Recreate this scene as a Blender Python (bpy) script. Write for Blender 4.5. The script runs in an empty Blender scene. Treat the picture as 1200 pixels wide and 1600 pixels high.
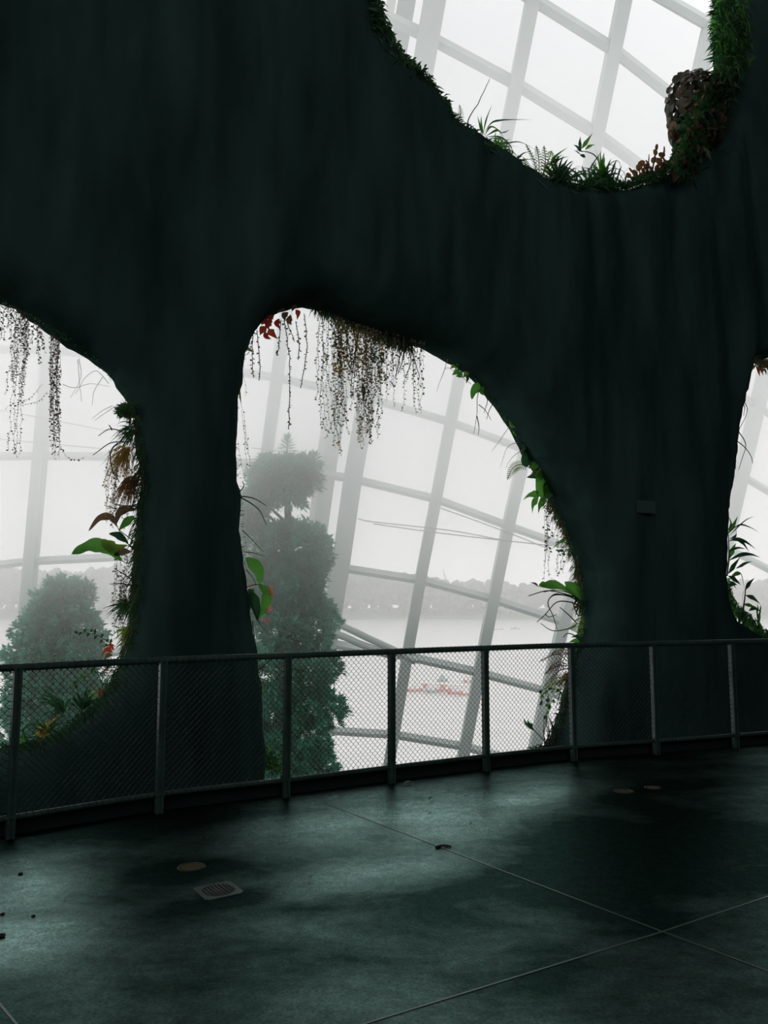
import bpy, bmesh, math, random
from mathutils import Vector, Matrix, noise
from mathutils.geometry import intersect_line_plane
S = bpy.context.scene
COL = S.collection

# ---------------------------------------------------------------- camera
FOCAL = 1240.0                      # focal length in pixels of the 1200x1600 frame
PITCH = math.radians(6.21)
CAM = Vector((0, 0, 1.52))
cd = bpy.data.cameras.new('camera'); cam = bpy.data.objects.new('camera', cd); COL.objects.link(cam)
cd.sensor_fit = 'VERTICAL'; cd.sensor_height = 36.0; cd.lens = FOCAL / 1600 * 36.0
cd.clip_end = 5000; cam.location = CAM; cam.rotation_euler = (math.pi / 2 + PITCH, 0, 0)
S.camera = cam

# ---------------------------------------------------------------- world, exposure, light paths
S.view_settings.view_transform = 'Standard'; S.view_settings.look = 'None'
S.view_settings.exposure = 0.0; S.view_settings.gamma = 1.0; S.view_settings.use_curve_mapping = False
w = bpy.data.worlds.new('overcast sky'); S.world = w; w.use_nodes = True
wn = w.node_tree; wn.nodes.clear()
wo = wn.nodes.new('ShaderNodeOutputWorld'); wb = wn.nodes.new('ShaderNodeBackground')
wn.links.new(wb.outputs[0], wo.inputs[0])
# overcast: warm and bright towards the horizon, a little dimmer overhead
tcw = wn.nodes.new('ShaderNodeTexCoord'); sxw = wn.nodes.new('ShaderNodeSeparateXYZ'); crw = wn.nodes.new('ShaderNodeValToRGB')
crw.color_ramp.elements[0].position = .05; crw.color_ramp.elements[0].color = (1.0, .965, .957, 1)
crw.color_ramp.elements[1].position = .6; crw.color_ramp.elements[1].color = (.72, .715, .73, 1)
wn.links.new(tcw.outputs['Generated'], sxw.inputs[0]); wn.links.new(sxw.outputs[2], crw.inputs[0]); wn.links.new(crw.outputs[0], wb.inputs[0])
wb.inputs[1].default_value = 1.42
cy = S.cycles
cy.max_bounces = 12; cy.diffuse_bounces = 4; cy.glossy_bounces = 3; cy.transmission_bounces = 3
cy.volume_bounces = 8; cy.transparent_max_bounces = 24; cy.caustics_reflective = False
cy.caustics_refractive = False; cy.sample_clamp_indirect = 4.0

# ---------------------------------------------------------------- helpers
def ray(px, py):
    x = (px - 600) / FOCAL; u = -(py - 800) / FOCAL
    return Vector((x, math.cos(PITCH) - u * math.sin(PITCH), math.sin(PITCH) + u * math.cos(PITCH)))
def at_depth(px, py, y):
    r = ray(px, py); return CAM + r * (y / r.y)
def at_height(px, py, z):
    r = ray(px, py); return CAM + r * ((z - CAM.z) / r.z)

class MB:
    def __init__(s): s.v = []; s.f = []; s.sm = []; s.mi = []
    def add(s, vs, fs, smooth=False, mi=0):
        o = len(s.v); s.v += [tuple(v) for v in vs]
        for f in fs: s.f.append(tuple(i + o for i in f)); s.sm.append(smooth); s.mi.append(mi)
    def box(s, c, size, M=None, mi=0):
        c = Vector(c); hx, hy, hz = [q / 2 for q in size]
        vs = [Vector((x, y, z)) for x in (-hx, hx) for y in (-hy, hy) for z in (-hz, hz)]
        if M is not None: vs = [M @ v for v in vs]
        s.add([c + v for v in vs], [(0, 1, 3, 2), (4, 6, 7, 5), (0, 4, 5, 1), (2, 3, 7, 6), (0, 2, 6, 4), (1, 5, 7, 3)], mi=mi)
    def tube(s, pts, r, n=6, smooth=True, cap=True, mi=0):
        pts = [Vector(p) for p in pts]; N = len(pts)
        rr = r if hasattr(r, '__len__') else [r] * N
        vs = []; up = None
        for i, p in enumerate(pts):
            t = (pts[min(i + 1, N - 1)] - pts[max(i - 1, 0)])
            t = t.normalized() if t.length > 1e-9 else Vector((0, 0, 1))
            if up is None:
                up = Vector((0, 0, 1)) if abs(t.z) < .9 else Vector((0, 1, 0))
            a = t.cross(up)
            if a.length < 1e-6: a = t.orthogonal()
            a.normalize(); b = a.cross(t).normalized(); up = b
            for k in range(n):
                q = 2 * math.pi * k / n
                vs.append(p + (a * math.cos(q) + b * math.sin(q)) * rr[i])
        fs = [(i * n + k, i * n + (k + 1) % n, (i + 1) * n + (k + 1) % n, (i + 1) * n + k) for i in range(N - 1) for k in range(n)]
        if cap: fs += [tuple(range(n))[::-1], tuple((N - 1) * n + k for k in range(n))]
        s.add(vs, fs, smooth, mi)
    def beam(s, pts, nrm, wd, dp, mi=0):
        """box section bar along pts; nrm = list of normals, wd across, dp along the normal"""
        vs = []; N = len(pts)
        for i, p in enumerate(pts):
            t = (pts[min(i + 1, N - 1)] - pts[max(i - 1, 0)]).normalized()
            a = t.cross(nrm[i]).normalized(); b = nrm[i]
            for (q, e) in ((-1, -1), (1, -1), (1, 1), (-1, 1)): vs.append(p + a * q * wd / 2 + b * e * dp / 2)
        fs = [(i * 4 + k, i * 4 + (k + 1) % 4, (i + 1) * 4 + (k + 1) % 4, (i + 1) * 4 + k) for i in range(N - 1) for k in range(4)]
        fs += [(3, 2, 1, 0), tuple((N - 1) * 4 + k for k in range(4))]
        s.add(vs, fs, False, mi)
    def leaf(s, base, d, nrm, L, W, droop=0.0, seg=5, peak=.4, fold=.25, tip=1.0, wav=0.0, mi=0, stem=0.0):
        """a bent blade with a folded midrib; d direction, nrm upper-side normal"""
        d = Vector(d).normalized(); nrm = Vector(nrm); side = d.cross(nrm)
        if side.length < 1e-5: side = d.orthogonal()
        side.normalize(); nrm = side.cross(d).normalized()
        p = Vector(base); vs = []; ang = 0; step = L / seg
        for i in range(seg + 1):
            t = i / seg
            wv = (t / peak) ** .75 if t < peak else ((1 - t) / (1 - peak)) ** tip
            wv = max(0, min(1, wv)) * W / 2
            if i == 0: wv = W * .06
            dd = (d * math.cos(ang) - nrm * math.sin(ang)); nn = (nrm * math.cos(ang) + d * math.sin(ang))
            u = wav * math.sin(t * 17 + L * 40) * W
            vs += [p + side * wv + nn * (wv * fold + u), p, p - side * wv + nn * (wv * fold - u)]
            p = p + dd * step; ang += droop / seg
        fs = []
        for i in range(seg):
            o = i * 3; fs += [(o, o + 1, o + 4, o + 3), (o + 1, o + 2, o + 5, o + 4)]
        s.add(vs, fs, True, mi)
        return p
    def build(s, name, m, parent=None, loc=None):
        me = bpy.data.meshes.new(name)
        vs = s.v
        if loc is not None: vs = [(v[0] - loc[0], v[1] - loc[1], v[2] - loc[2]) for v in vs]
        me.from_pydata(vs, [], s.f); me.update()
        me.polygons.foreach_set('use_smooth', s.sm); me.polygons.foreach_set('material_index', s.mi)
        for q in (m if isinstance(m, (list, tuple)) else [m]): me.materials.append(q)
        o = bpy.data.objects.new(name, me); COL.objects.link(o)
        if loc is not None: o.location = loc
        if parent is not None: o.parent = parent; o.matrix_parent_inverse = parent_inv(parent)
        return o
def parent_inv(p):
    M = Matrix.Identity(4); q = p
    while q is not None:
        M = Matrix.LocRotScale(q.location, q.rotation_euler, q.scale) @ M if q.parent is None else M
        q = q.parent
    return M.inverted()
def tag(o, label=None, cat=None, group=None, kind=None):
    if label: o['label'] = label
    if cat: o['category'] = cat
    if group: o['group'] = group
    if kind: o['kind'] = kind
    return o
def thing(name, loc, label, cat, group=None, kind=None):
    o = bpy.data.objects.new(name, None); o.location = loc; o.empty_display_size = .1; COL.objects.link(o)
    return tag(o, label, cat, group, kind)

def mat(name, col, rough=.6, metal=0, spec=.5):
    m = bpy.data.materials.new(name); m.use_nodes = True
    b = m.node_tree.nodes['Principled BSDF']
    b.inputs['Base Color'].default_value = (*col, 1); b.inputs['Roughness'].default_value = rough
    b.inputs['Metallic'].default_value = metal; b.inputs['Specular IOR Level'].default_value = spec
    return m
def add_noise(m, c1, c2, scale=5, detail=5, bump=0, stretch=(1, 1, 1), lo=.35, hi=.65):
    nt = m.node_tree; N = nt.nodes; b = N['Principled BSDF']
    tc = N.new('ShaderNodeTexCoord'); mp = N.new('ShaderNodeMapping'); mp.inputs['Scale'].default_value = stretch
    nz = N.new('ShaderNodeTexNoise'); nz.inputs['Scale'].default_value = scale; nz.inputs['Detail'].default_value = detail
    cr = N.new('ShaderNodeValToRGB'); cr.color_ramp.elements[0].position = lo; cr.color_ramp.elements[1].position = hi
    cr.color_ramp.elements[0].color = (*c1, 1); cr.color_ramp.elements[1].color = (*c2, 1)
    nt.links.new(tc.outputs['Object'], mp.inputs[0]); nt.links.new(mp.outputs[0], nz.inputs['Vector'])
    nt.links.new(nz.outputs['Fac'], cr.inputs[0]); nt.links.new(cr.outputs[0], b.inputs['Base Color'])
    if bump:
        bp = N.new('ShaderNodeBump'); bp.inputs['Strength'].default_value = bump
        bp.inputs['Distance'].default_value = .02
        nt.links.new(nz.outputs['Fac'], bp.inputs['Height']); nt.links.new(bp.outputs[0], b.inputs['Normal'])
    return m
def leaf_mat(name, c1, c2, trans=.5, rough=.45, scale=3.0):
    m = bpy.data.materials.new(name); m.use_nodes = True; nt = m.node_tree; N = nt.nodes; N.clear()
    out = N.new('ShaderNodeOutputMaterial'); mx = N.new('ShaderNodeMixShader'); mx.inputs[0].default_value = trans
    df = N.new('ShaderNodeBsdfPrincipled'); df.inputs['Roughness'].default_value = rough
    tr = N.new('ShaderNodeBsdfTranslucent')
    tc = N.new('ShaderNodeTexCoord'); nz = N.new('ShaderNodeTexNoise'); nz.inputs['Scale'].default_value = scale
    cr = N.new('ShaderNodeValToRGB'); cr.color_ramp.elements[0].position = .35; cr.color_ramp.elements[1].position = .65
    cr.color_ramp.elements[0].color = (*c1, 1); cr.color_ramp.elements[1].color = (*c2, 1)
    nt.links.new(tc.outputs['Object'], nz.inputs['Vector']); nt.links.new(nz.outputs['Fac'], cr.inputs[0])
    nt.links.new(cr.outputs[0], df.inputs['Base Color']); nt.links.new(cr.outputs[0], tr.inputs['Color'])
    nt.links.new(df.outputs[0], mx.inputs[1]); nt.links.new(tr.outputs[0], mx.inputs[2])
    nt.links.new(mx.outputs[0], out.inputs[0])
    return m
def cat_rom(pts, n=6, closed=False):
    P = [Vector(p) for p in pts]; N = len(P); out = []
    rng = range(N) if closed else range(N - 1)
    for i in rng:
        p1, p2 = P[i], P[(i + 1) % N]
        p0 = P[(i - 1) % N] if (closed or i > 0) else p1 * 2 - p2
        p3 = P[(i + 2) % N] if (closed or i + 2 < N) else p2 * 2 - p1
        for k in range(n):
            t = k / n
            out.append(.5 * ((2 * p1) + (p2 - p0) * t + (2 * p0 - 5 * p1 + 4 * p2 - p3) * t * t + (3 * p1 - p0 - 3 * p2 + p3) * t ** 3))
    if not closed: out.append(P[-1])
    return out

# ---------------------------------------------------------------- materials
M = {}
M['concrete'] = mat('wet concrete', (.03, .05, .045), .5)
M['moss'] = add_noise(mat('planted wall fabric', (.02, .045, .035), .95, spec=.0), (.020, .044, .040), (.038, .080, .072), 2.2, 8, .8, (1, 1, .25))
M['dark'] = mat('dark painted render', (.05, .10, .09), .9, spec=.2)
M['rail'] = add_noise(mat('green grey painted steel', (.035, .065, .058), .42, .0, .35), (.028, .06, .052), (.045, .09, .078), 9, 3)
M['wire'] = mat('dark steel wire', (.012, .024, .02), .5, .3)
M['white'] = add_noise(mat('white painted steel', (.62, .62, .62), .5), (.42, .50, .48), (.50, .57, .55), .4, 2)
M['joint'] = mat('metal joint strip', (.12, .18, .165), .35, .3)
M['soil'] = add_noise(mat('planting soil', (.02, .03, .02), .95), (.01, .03, .012), (.03, .06, .03), 1.5, 6)
M['bark'] = add_noise(mat('bark', (.05, .04, .03), .9), (.03, .03, .022), (.07, .06, .045), 6, 5)
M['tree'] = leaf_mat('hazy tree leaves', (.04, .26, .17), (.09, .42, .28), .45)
M['leaf_green'] = leaf_mat('fresh green leaf', (.07, .27, .035), (.14, .42, .07), .55)
M['leaf_dark'] = leaf_mat('dark green leaf', (.02, .09, .035), (.05, .17, .06), .4)
M['leaf_lime'] = leaf_mat('yellow green leaf', (.14, .30, .04), (.30, .42, .08), .6)
M['leaf_red'] = leaf_mat('red leaf', (.42, .035, .018), (.62, .10, .045), .55)
M['leaf_brown'] = leaf_mat('bronze brown leaf', (.11, .075, .045), (.22, .13, .08), .5)
M['leaf_ochre'] = leaf_mat('ochre leaf', (.42, .22, .03), (.65, .42, .08), .6)
M['leaf_rust'] = leaf_mat('rust brown foliage', (.13, .06, .022), (.26, .13, .05), .5)
M['pink'] = leaf_mat('pink petals', (.70, .18, .16), (.85, .36, .32), .6)
M['mossy'] = leaf_mat('moss leaves', (.02, .08, .025), (.06, .17, .05), .45)
M['twig'] = mat('dark twig', (.025, .022, .018), .8)
M['root'] = mat('pale aerial root', (.38, .25, .22), .7)
M['vine_leaf'] = leaf_mat('vine leaves', (.09, .07, .05), (.20, .15, .11), .35)
M['vine_gold'] = leaf_mat('golden vine leaves', (.36, .24, .06), (.55, .38, .12), .55)
M['vine_green'] = leaf_mat('green vine leaves', (.06, .18, .06), (.14, .30, .10), .5)
M['wall_rust'] = leaf_mat('dull rust moss', (.05, .04, .018), (.12, .07, .03), .4)
M['web'] = mat('web plate in lit tone', (.66, .66, .65), .6)  # lighter paint stands in for light falling on the plate
M['vine_stem'] = mat('thin vine stem', (.16, .11, .09), .8)
M['kerb'] = mat('dark kerb coating', (.012, .024, .022), .8, spec=.1)
M['begonia'] = leaf_mat('dull green bronze leaf', (.045, .06, .035), (.15, .11, .07), .4, scale=6.0)
# ---------------------------------------------------------------- the setting
# planted wall with arched openings, 1.9 m beyond the railing
WA = math.radians(27.5)
WU = Vector((math.cos(WA), math.sin(WA), 0)); WN = Vector((math.sin(WA), -math.cos(WA), 0)); WP = Vector((-1.0, 8.0, 0))
POFF = [0.0]
def on_wall(px, py, off=0.0):
    """point of the wall's middle plane (off > 0: towards the room)"""
    off += POFF[0]; r = ray(px, py); P = WP + WN * off
    return CAM + r * ((P - CAM).dot(WN) / r.dot(WN))
def uv(px, py):
    p = on_wall(px, py) - WP; return (p.dot(WU), p.z)
holeA = [(-240,380),(-120,420),(0,466),(30,479),(62,502),(97,530),(130,548),(165,572),(186,598),(205,630),(215,665),(221,705),(222,760),(217,820),(213,880),(210,930),(206,980),(194,1020),(178,1062),(160,1095),(130,1122),(100,1142),(60,1162),(20,1170),(-60,1172),(-200,1140),(-330,1040),(-400,850),(-400,560),(-330,420)]
holeB = [(490,474),(455,480),(425,492),(400,514),(381,545),(371,585),(367,640),(363,700),(365,760),(369,820),(375,880),(383,960),(396,1040),(402,1120),(407,1180),(412,1260),(440,1400),(520,1480),(640,1470),(760,1400),(840,1290),(876,1180),(891,1125),(905,1070),(919,1010),(928,955),(926,912),(915,865),(899,825),(880,785),(859,745),(836,706),(819,674),(796,638),(765,600),(725,566),(680,543),(645,529),(600,516),(540,492)]
holeC = [(560,-30),(582,42),(598,85),(616,118),(644,144),(670,174),(696,204),(738,230),(780,259),(822,287),(864,303),(920,306),(975,303),(1020,285),(1068,258),(1105,225),(1128,170),(1140,105),(1137,40),(1140,-60),(1100,-190),(980,-290),(800,-320),(640,-270),(560,-160)]
holeD = [(1156,566),(1142,604),(1130,650),(1124,705),(1118,760),(1112,820),(1107,870),(1106,920),(1122,962),(1155,984),(1188,1000),(1225,1008),(1290,975),(1345,900),(1370,780),(1360,660),(1320,590),(1260,548),(1205,558)]
def arched_wall():
    """double sided relief: half thickness grows from the outline of the arches like a rounded lip"""
    import numpy as np
    u0, u1, v0, v1, st = -7.5, 14.5, -7.0, 12.0, .065
    us = np.arange(u0, u1, st); vs = np.arange(v0, v1, st); nu, nv = len(us), len(vs)
    U, V = np.meshgrid(us, vs, indexing='ij')
    D = np.full(U.shape, 9.0)
    for h in (holeA, holeB, holeC, holeD):
        q = cat_rom([Vector((*uv(*p), 0)) for p in h], 3, True); n = len(q)
        ins = np.zeros(U.shape, bool); dd = np.full(U.shape, 9.0)
        for a in range(n):
            x1, y1 = q[a].x, q[a].y; x2, y2 = q[(a + 1) % n].x, q[(a + 1) % n].y
            ex, ey = x2 - x1, y2 - y1; L2 = ex * ex + ey * ey + 1e-12
            t = np.clip(((U - x1) * ex + (V - y1) * ey) / L2, 0, 1)
            dd = np.minimum(dd, np.hypot(U - x1 - t * ex, V - y1 - t * ey))
            c = (y1 > V) != (y2 > V); xi = x1 + (V - y1) / (ey if abs(ey) > 1e-12 else 1e-12) * ex
            ins ^= c & (U < xi)
        D = np.minimum(D, np.where(ins, -dd, dd))
    R, T0 = .42, .10
    def nz(x, y, k, a): return noise.noise(Vector((x * k, y * k, 3.7 * k))) * a
    for i in range(nu):
        for j in range(nv):
            if -.3 < D[i, j] < .5: D[i, j] += nz(us[i], vs[j], 3, .03) + nz(us[i], vs[j], 9, .02)
    def H(d):
        t = min(max(d / R, 0), 1); return T0 + R * math.sqrt(max(0, 1 - (1 - t) ** 2))
    verts = []; fr = {}; bk_ = {}; ed = {}
    def P(u, v, z):
        p = WP + WU * u + WN * z; verts.append((p.x, p.y, v)); return len(verts) - 1
    def node(i, j):
        if (i, j) not in fr:
            u, v = us[i], vs[j]; h = H(D[i, j])
            rel = noise.noise(Vector((u * 2.4, v * .3, 1))) * .11 + noise.noise(Vector((u * 7, v * .9, 4))) * .045 \
                + noise.noise(Vector((u * 9, v * 9, 8))) * .03
            k = min(1, max(0, D[i, j]) / .3)
            fr[i, j] = P(u, v, h + rel * k); bk_[i, j] = P(u, v, -h - rel * k)
        return fr[i, j], bk_[i, j]
    def edge_(a, b):
        k = (min(a, b), max(a, b))
        if k not in ed:
            da, db = D[a], D[b]; t = da / (da - db)
            u = us[a[0]] + (us[b[0]] - us[a[0]]) * t; v = vs[a[1]] + (vs[b[1]] - vs[a[1]]) * t
            ed[k] = (P(u, v, T0), P(u, v, -T0))
        return ed[k]
    faces = []
    for i in range(nu - 1):
        for j in range(nv - 1):
            c = [(i, j), (i + 1, j), (i + 1, j + 1), (i, j + 1)]; s_ = [D[x] > 0 for x in c]
            if not any(s_): continue
            poly = []; cut = []
            for k in range(4):
                a, b = c[k], c[(k + 1) % 4]
                if s_[k]: poly.append(node(*a))
                if s_[k] != s_[(k + 1) % 4]:
                    e = edge_(a, b); poly.append(e); cut.append((len(poly) - 1, s_[k]))
            if len(poly) < 3: continue
            faces.append(tuple(p[0] for p in poly)); faces.append(tuple(p[1] for p in poly[::-1]))
            if len(cut) == 2:
                (p1, out1), (p2, o2) = cut
                a, b = (poly[p1], poly[p2]) if out1 else (poly[p2], poly[p1])
                faces.append((a[0], a[1], b[1], b[0]))
    me2 = bpy.data.meshes.new('wall_front'); me2.from_pydata(verts, [], faces); me2.update()
    me2.polygons.foreach_set('use_smooth', [True] * len(me2.polygons)); me2.materials.append(M['moss'])
    o = bpy.data.objects.new('wall_front', me2); COL.objects.link(o)
    return tag(o, 'dark planted wall pierced by large rounded arches', kind='structure')
wall = arched_wall()

# room shell behind and around the camera: it keeps the walkway dark
def slab(name, pts, z0, z1, m, kind='structure'):
    b = MB(); n = len(pts)
    b.add([(*p, z0) for p in pts] + [(*p, z1) for p in pts],
          [tuple(range(n))[::-1], tuple(range(n, 2 * n))] + [(i, (i + 1) % n, n + (i + 1) % n, n + i) for i in range(n)])
    return tag(b.build(name, m), kind=kind)

# railing line on the floor (camera side of the slab edge)
RAILP = [at_height(px, py, 0) for px, py in ((15,1312),(248,1272),(447,1247),(612,1225),(760,1206),(897,1190),(1026,1180),(1150,1170))]
d0 = (RAILP[0] - RAILP[1]); d1 = (RAILP[-1] - RAILP[-2])
RAILP = [RAILP[0] + d0 * 2.1, RAILP[0] + d0 * 1.05] + RAILP + [RAILP[-1] + d1 * 1.02, RAILP[-1] + d1 * 2.06]
def edge(off):
    out = []
    for i, p in enumerate(RAILP):
        t = (RAILP[min(i + 1, len(RAILP) - 1)] - RAILP[max(i - 1, 0)]).normalized()
        out.append(p + Vector((-t.y, t.x, 0)) * off)
    return out
E = edge(.16)
fl = [(p.x, p.y) for p in E]
fl = [(-9.0, 0.6)] + fl + [(12.5, 11.0), (12.5, -9), (-9.0, -9)]
def floor_mat():
    m = bpy.data.materials.new('wet dark concrete'); m.use_nodes = True; nt = m.node_tree; N = nt.nodes; L = nt.links; N.clear()
    tc = N.new('ShaderNodeTexCoord')
    def nz(scale, detail, rough=.5, dist=0, off=0, st=(1, 1, 1)):
        mp = N.new('ShaderNodeMapping'); mp.inputs['Location'].default_value = (off, off * .7, 0); mp.inputs['Scale'].default_value = st
        n = N.new('ShaderNodeTexNoise'); n.inputs['Scale'].default_value = scale; n.inputs['Detail'].default_value = detail
        n.inputs['Roughness'].default_value = rough; n.inputs['Distortion'].default_value = dist
        L.new(tc.outputs['Object'], mp.inputs[0]); L.new(mp.outputs[0], n.inputs['Vector']); return n.outputs['Fac']
    def ramp(src, a, b_, c0, c1):
        r = N.new('ShaderNodeValToRGB'); e = r.color_ramp.elements; e[0].position = a; e[1].position = b_
        e[0].color = (*c0, 1); e[1].color = (*c1, 1); L.new(src, r.inputs[0]); return r.outputs[0]
    def mul(a, b_):
        mx = N.new('ShaderNodeMix'); mx.data_type = 'RGBA'; mx.blend_type = 'MULTIPLY'; mx.inputs[0].default_value = 1
        L.new(a, mx.inputs[6]); L.new(b_, mx.inputs[7]); return mx.outputs[2]
    wet = nz(1.1, 9, .66, .3, 3.1, (1, 1.6, 1)); grain = nz(70, 5, .8); stain = nz(2.4, 8, .7, .2, 9); fine = nz(16, 6, .75, 0, 5)
    # bright and dull reflections put into the wet slab's gloss colour: (place, radius along and across the walkway)
    def spot(lst):
        tot = None
        for (px, py, rx, ry) in lst:
            c = at_height(px, py, 0); mp = N.new('ShaderNodeMapping'); mp.vector_type = 'TEXTURE'
            mp.inputs['Location'].default_value = (c.x, c.y, 0); mp.inputs['Rotation'].default_value = (0, 0, WA); mp.inputs['Scale'].default_value = (rx * 1.6, ry * 1.6, 1)
            g = N.new('ShaderNodeTexGradient'); g.gradient_type = 'SPHERICAL'
            L.new(tc.outputs['Object'], mp.inputs[0]); L.new(mp.outputs[0], g.inputs[0])
            if tot is None: tot = g.outputs['Fac']
            else:
                mm = N.new('ShaderNodeMath'); mm.operation = 'MAXIMUM'; L.new(tot, mm.inputs[0]); L.new(g.outputs['Fac'], mm.inputs[1]); tot = mm.outputs[0]
        return tot
    def madd(a, k, b_):
        mm = N.new('ShaderNodeMath'); mm.operation = 'MULTIPLY_ADD'; L.new(a, mm.inputs[0]); mm.inputs[1].default_value = k
        if isinstance(b_, float): mm.inputs[2].default_value = b_
        else: L.new(b_, mm.inputs[2])
        return mm.outputs[0]
    wet = madd(wet, 1.3, -.47)
    wet = madd(spot(((660, 1275, .8, .5), (690, 1300, .5, .5), (800, 1250, .8, .28), (860, 1240, .5, .3), (560, 1245, .8, .25), (30, 1462, .34, .3), (40, 1390, .3, .5), (590, 1365, .5, .25), (520, 1290, .8, .4))), .75, wet)
    wet = madd(spot(((365, 1403, .30, .11), (298, 1357, .26, .16), (200, 1290, 1.4, .3), (1000, 1236, .6, .2), (980, 1330, 1.4, .7))), -.45, wet)
    out = N.new('ShaderNodeOutputMaterial'); mx = N.new('ShaderNodeMixShader')
    df = N.new('ShaderNodeBsdfDiffuse'); gl = N.new('ShaderNodeBsdfGlossy')
    L.new(mul(ramp(stain, .3, .72, (.006, .014, .012), (.016, .036, .031)), ramp(grain, .32, .68, (.3,) * 3, (1.7,) * 3)), df.inputs['Color'])
    # thin water film: how much of the slab is wet sets how strong and how sharp it mirrors
    L.new(mul(ramp(wet, 0, 1, (.05, .11, .093), (.52, .82, .75)), mul(ramp(grain, .3, .7, (.35,) * 3, (1,) * 3), ramp(fine, .3, .7, (.55,) * 3, (1,) * 3))), gl.inputs['Color'])
    L.new(ramp(wet, .1, .9, (.34,) * 3, (.20,) * 3), gl.inputs['Roughness'])
    fr = N.new('ShaderNodeFresnel'); fr.inputs['IOR'].default_value = 1.5
    L.new(fr.outputs[0], mx.inputs[0]); L.new(df.outputs[0], mx.inputs[1]); L.new(gl.outputs[0], mx.inputs[2]); L.new(mx.outputs[0], out.inputs[0])
    bp = N.new('ShaderNodeBump'); bp.inputs['Strength'].default_value = .5; bp.inputs['Distance'].default_value = .003
    L.new(grain, bp.inputs['Height'])
    for q in (df, gl, fr): L.new(bp.outputs[0], q.inputs['Normal'])
    return m
M['floor'] = floor_mat()
floor = slab('floor', fl, -.35, 0, M['floor'])
slab('wall_lower', fl, -7.2, -.352, M['dark'])  # unseen mass under the slab, added to stop light from below
# kerb upstand under the bottom rail
kb = MB(); k0 = edge(.10); k1 = edge(.155); n = len(k0)
kb.add([(*p.xy, -.02) for p in k0] + [(*p.xy, .105) for p in k0] + [(*p.xy, .105) for p in k1] + [(*p.xy, -.02) for p in k1],
       [(j * n + i, j * n + i + 1, ((j + 1) % 4) * n + i + 1, ((j + 1) % 4) * n + i) for j in range(4) for i in range(n - 1)])
tag(kb.build('trim_1', M['kerb']), 'dark kerb along the floor edge under the railing', kind='structure')

ceil = slab('ceiling', [(-9, -9), (12.5, -9), (12.5, 14), (-9, 3.0)], 11.2, 11.5, M['dark'])
slab('wall_back', [(-9, -9), (12.5, -9), (12.5, -8.7), (-9, -8.7)], -1, 5.2, M['dark'])   # low: unseen gap added above so daylight lifts the arched wall
slab('wall_left', [(-9, -9), (-8.7, -9), (-7.4, 4.6), (-7.75, 4.6)], -7, 11.3, M['dark'])
slab('wall_right', [(12.2, -9), (12.5, -9), (12.5, 15.0), (12.2, 15.0)], -7, 11.3, M['dark'])
# planting bed far below, in front of the glass
slab('ground', [(-30, 4), (-9, 2.5), (13, 14), (34, 20), (34, 29.5), (-30, 29.5)], -7.5, -7.0, M['soil'])

# joints let into the floor
def strip(name, a, b_, wd=.008):
    p, q = at_height(*a, 0), at_height(*b_, 0); t = (q - p).normalized(); s_ = Vector((-t.y, t.x, 0)) * wd / 2
    m = MB(); m.add([p - s_, q - s_, q + s_, p + s_, *[v + Vector((0, 0, .0025)) for v in (p - s_, q - s_, q + s_, p + s_)]],
                    [(4, 5, 6, 7), (0, 1, 5, 4), (1, 2, 6, 5), (2, 3, 7, 6), (3, 0, 4, 7)])
    return tag(m.build(name, M['joint']), kind='structure')
strip('trim_2', (478, 1244), (1035, 1456)); strip('trim_2', (1035, 1456), (1900, 1780))
strip('trim_3', (-300, 1870), (1035, 1456), .009); strip('trim_3', (1035, 1456), (2000, 1135), .009)
strip('trim_4', (-180, 1354), (150, 1750), .009)

# ---------------------------------------------------------------- glass dome: ribs and crossbars on a leaning shell
def shell_y(h, x): return 26.5 - .20 * max(h, -3) - .013 * max(h, 0) ** 2 - .004 * x * x * 0
def on_shell(px, py):
    r = ray(px, py); a, b_ = 5.0, 60.0
    for _ in range(50):
        m_ = (a + b_) / 2; p = CAM + r * (m_ / r.y)
        if p.y > shell_y(p.z - CAM.z, p.x): b_ = m_
        else: a = m_
    return CAM + r * (m_ / r.y)
def shell_n(p):
    e = .05; h = p.z - CAM.z
    dy = (shell_y(h + e, p.x) - shell_y(h - e, p.x)) / (2 * e)
    return Vector((0, 1, -dy)).normalized()
def lerp_tab(tab, t):
    if t <= tab[0][0]: (a, va), (b_, vb) = tab[0], tab[1]
    elif t >= tab[-1][0]: (a, va), (b_, vb) = tab[-2], tab[-1]
    else:
        for i in range(len(tab) - 1):
            if tab[i][0] <= t <= tab[i + 1][0]: (a, va), (b_, vb) = tab[i], tab[i + 1]; break
    return va + (vb - va) * (t - a) / (b_ - a)
# rib lines: (y, x) in the frame
ribs = [[(540,-120),(940,-140),(1300,-155)], [(-200,150),(540,78),(940,43),(1300,14)], [(-200,340),(540,255),(1300,190)],
        [(-200,545),(530,441),(725,415),(1300,330)], [(0,679),(600,577),(780,546),(880,533),(1300,465)],
        [(0,832),(215,790),(590,717),(780,681),(930,652),(1180,610),(1300,590)],
        [(0,975),(270,920),(690,824),(830,792),(990,760),(1180,724),(1300,700)],
        [(0,1120),(250,1062),(900,905),(1000,871),(1160,838),(1300,805)],
        [(0,1235),(575,1090),(1300,930)], [(0,1340),(580,1196),(790,1147),(1300,1030)], [(0,1470),(580,1320),(1300,1150)]]
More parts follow.
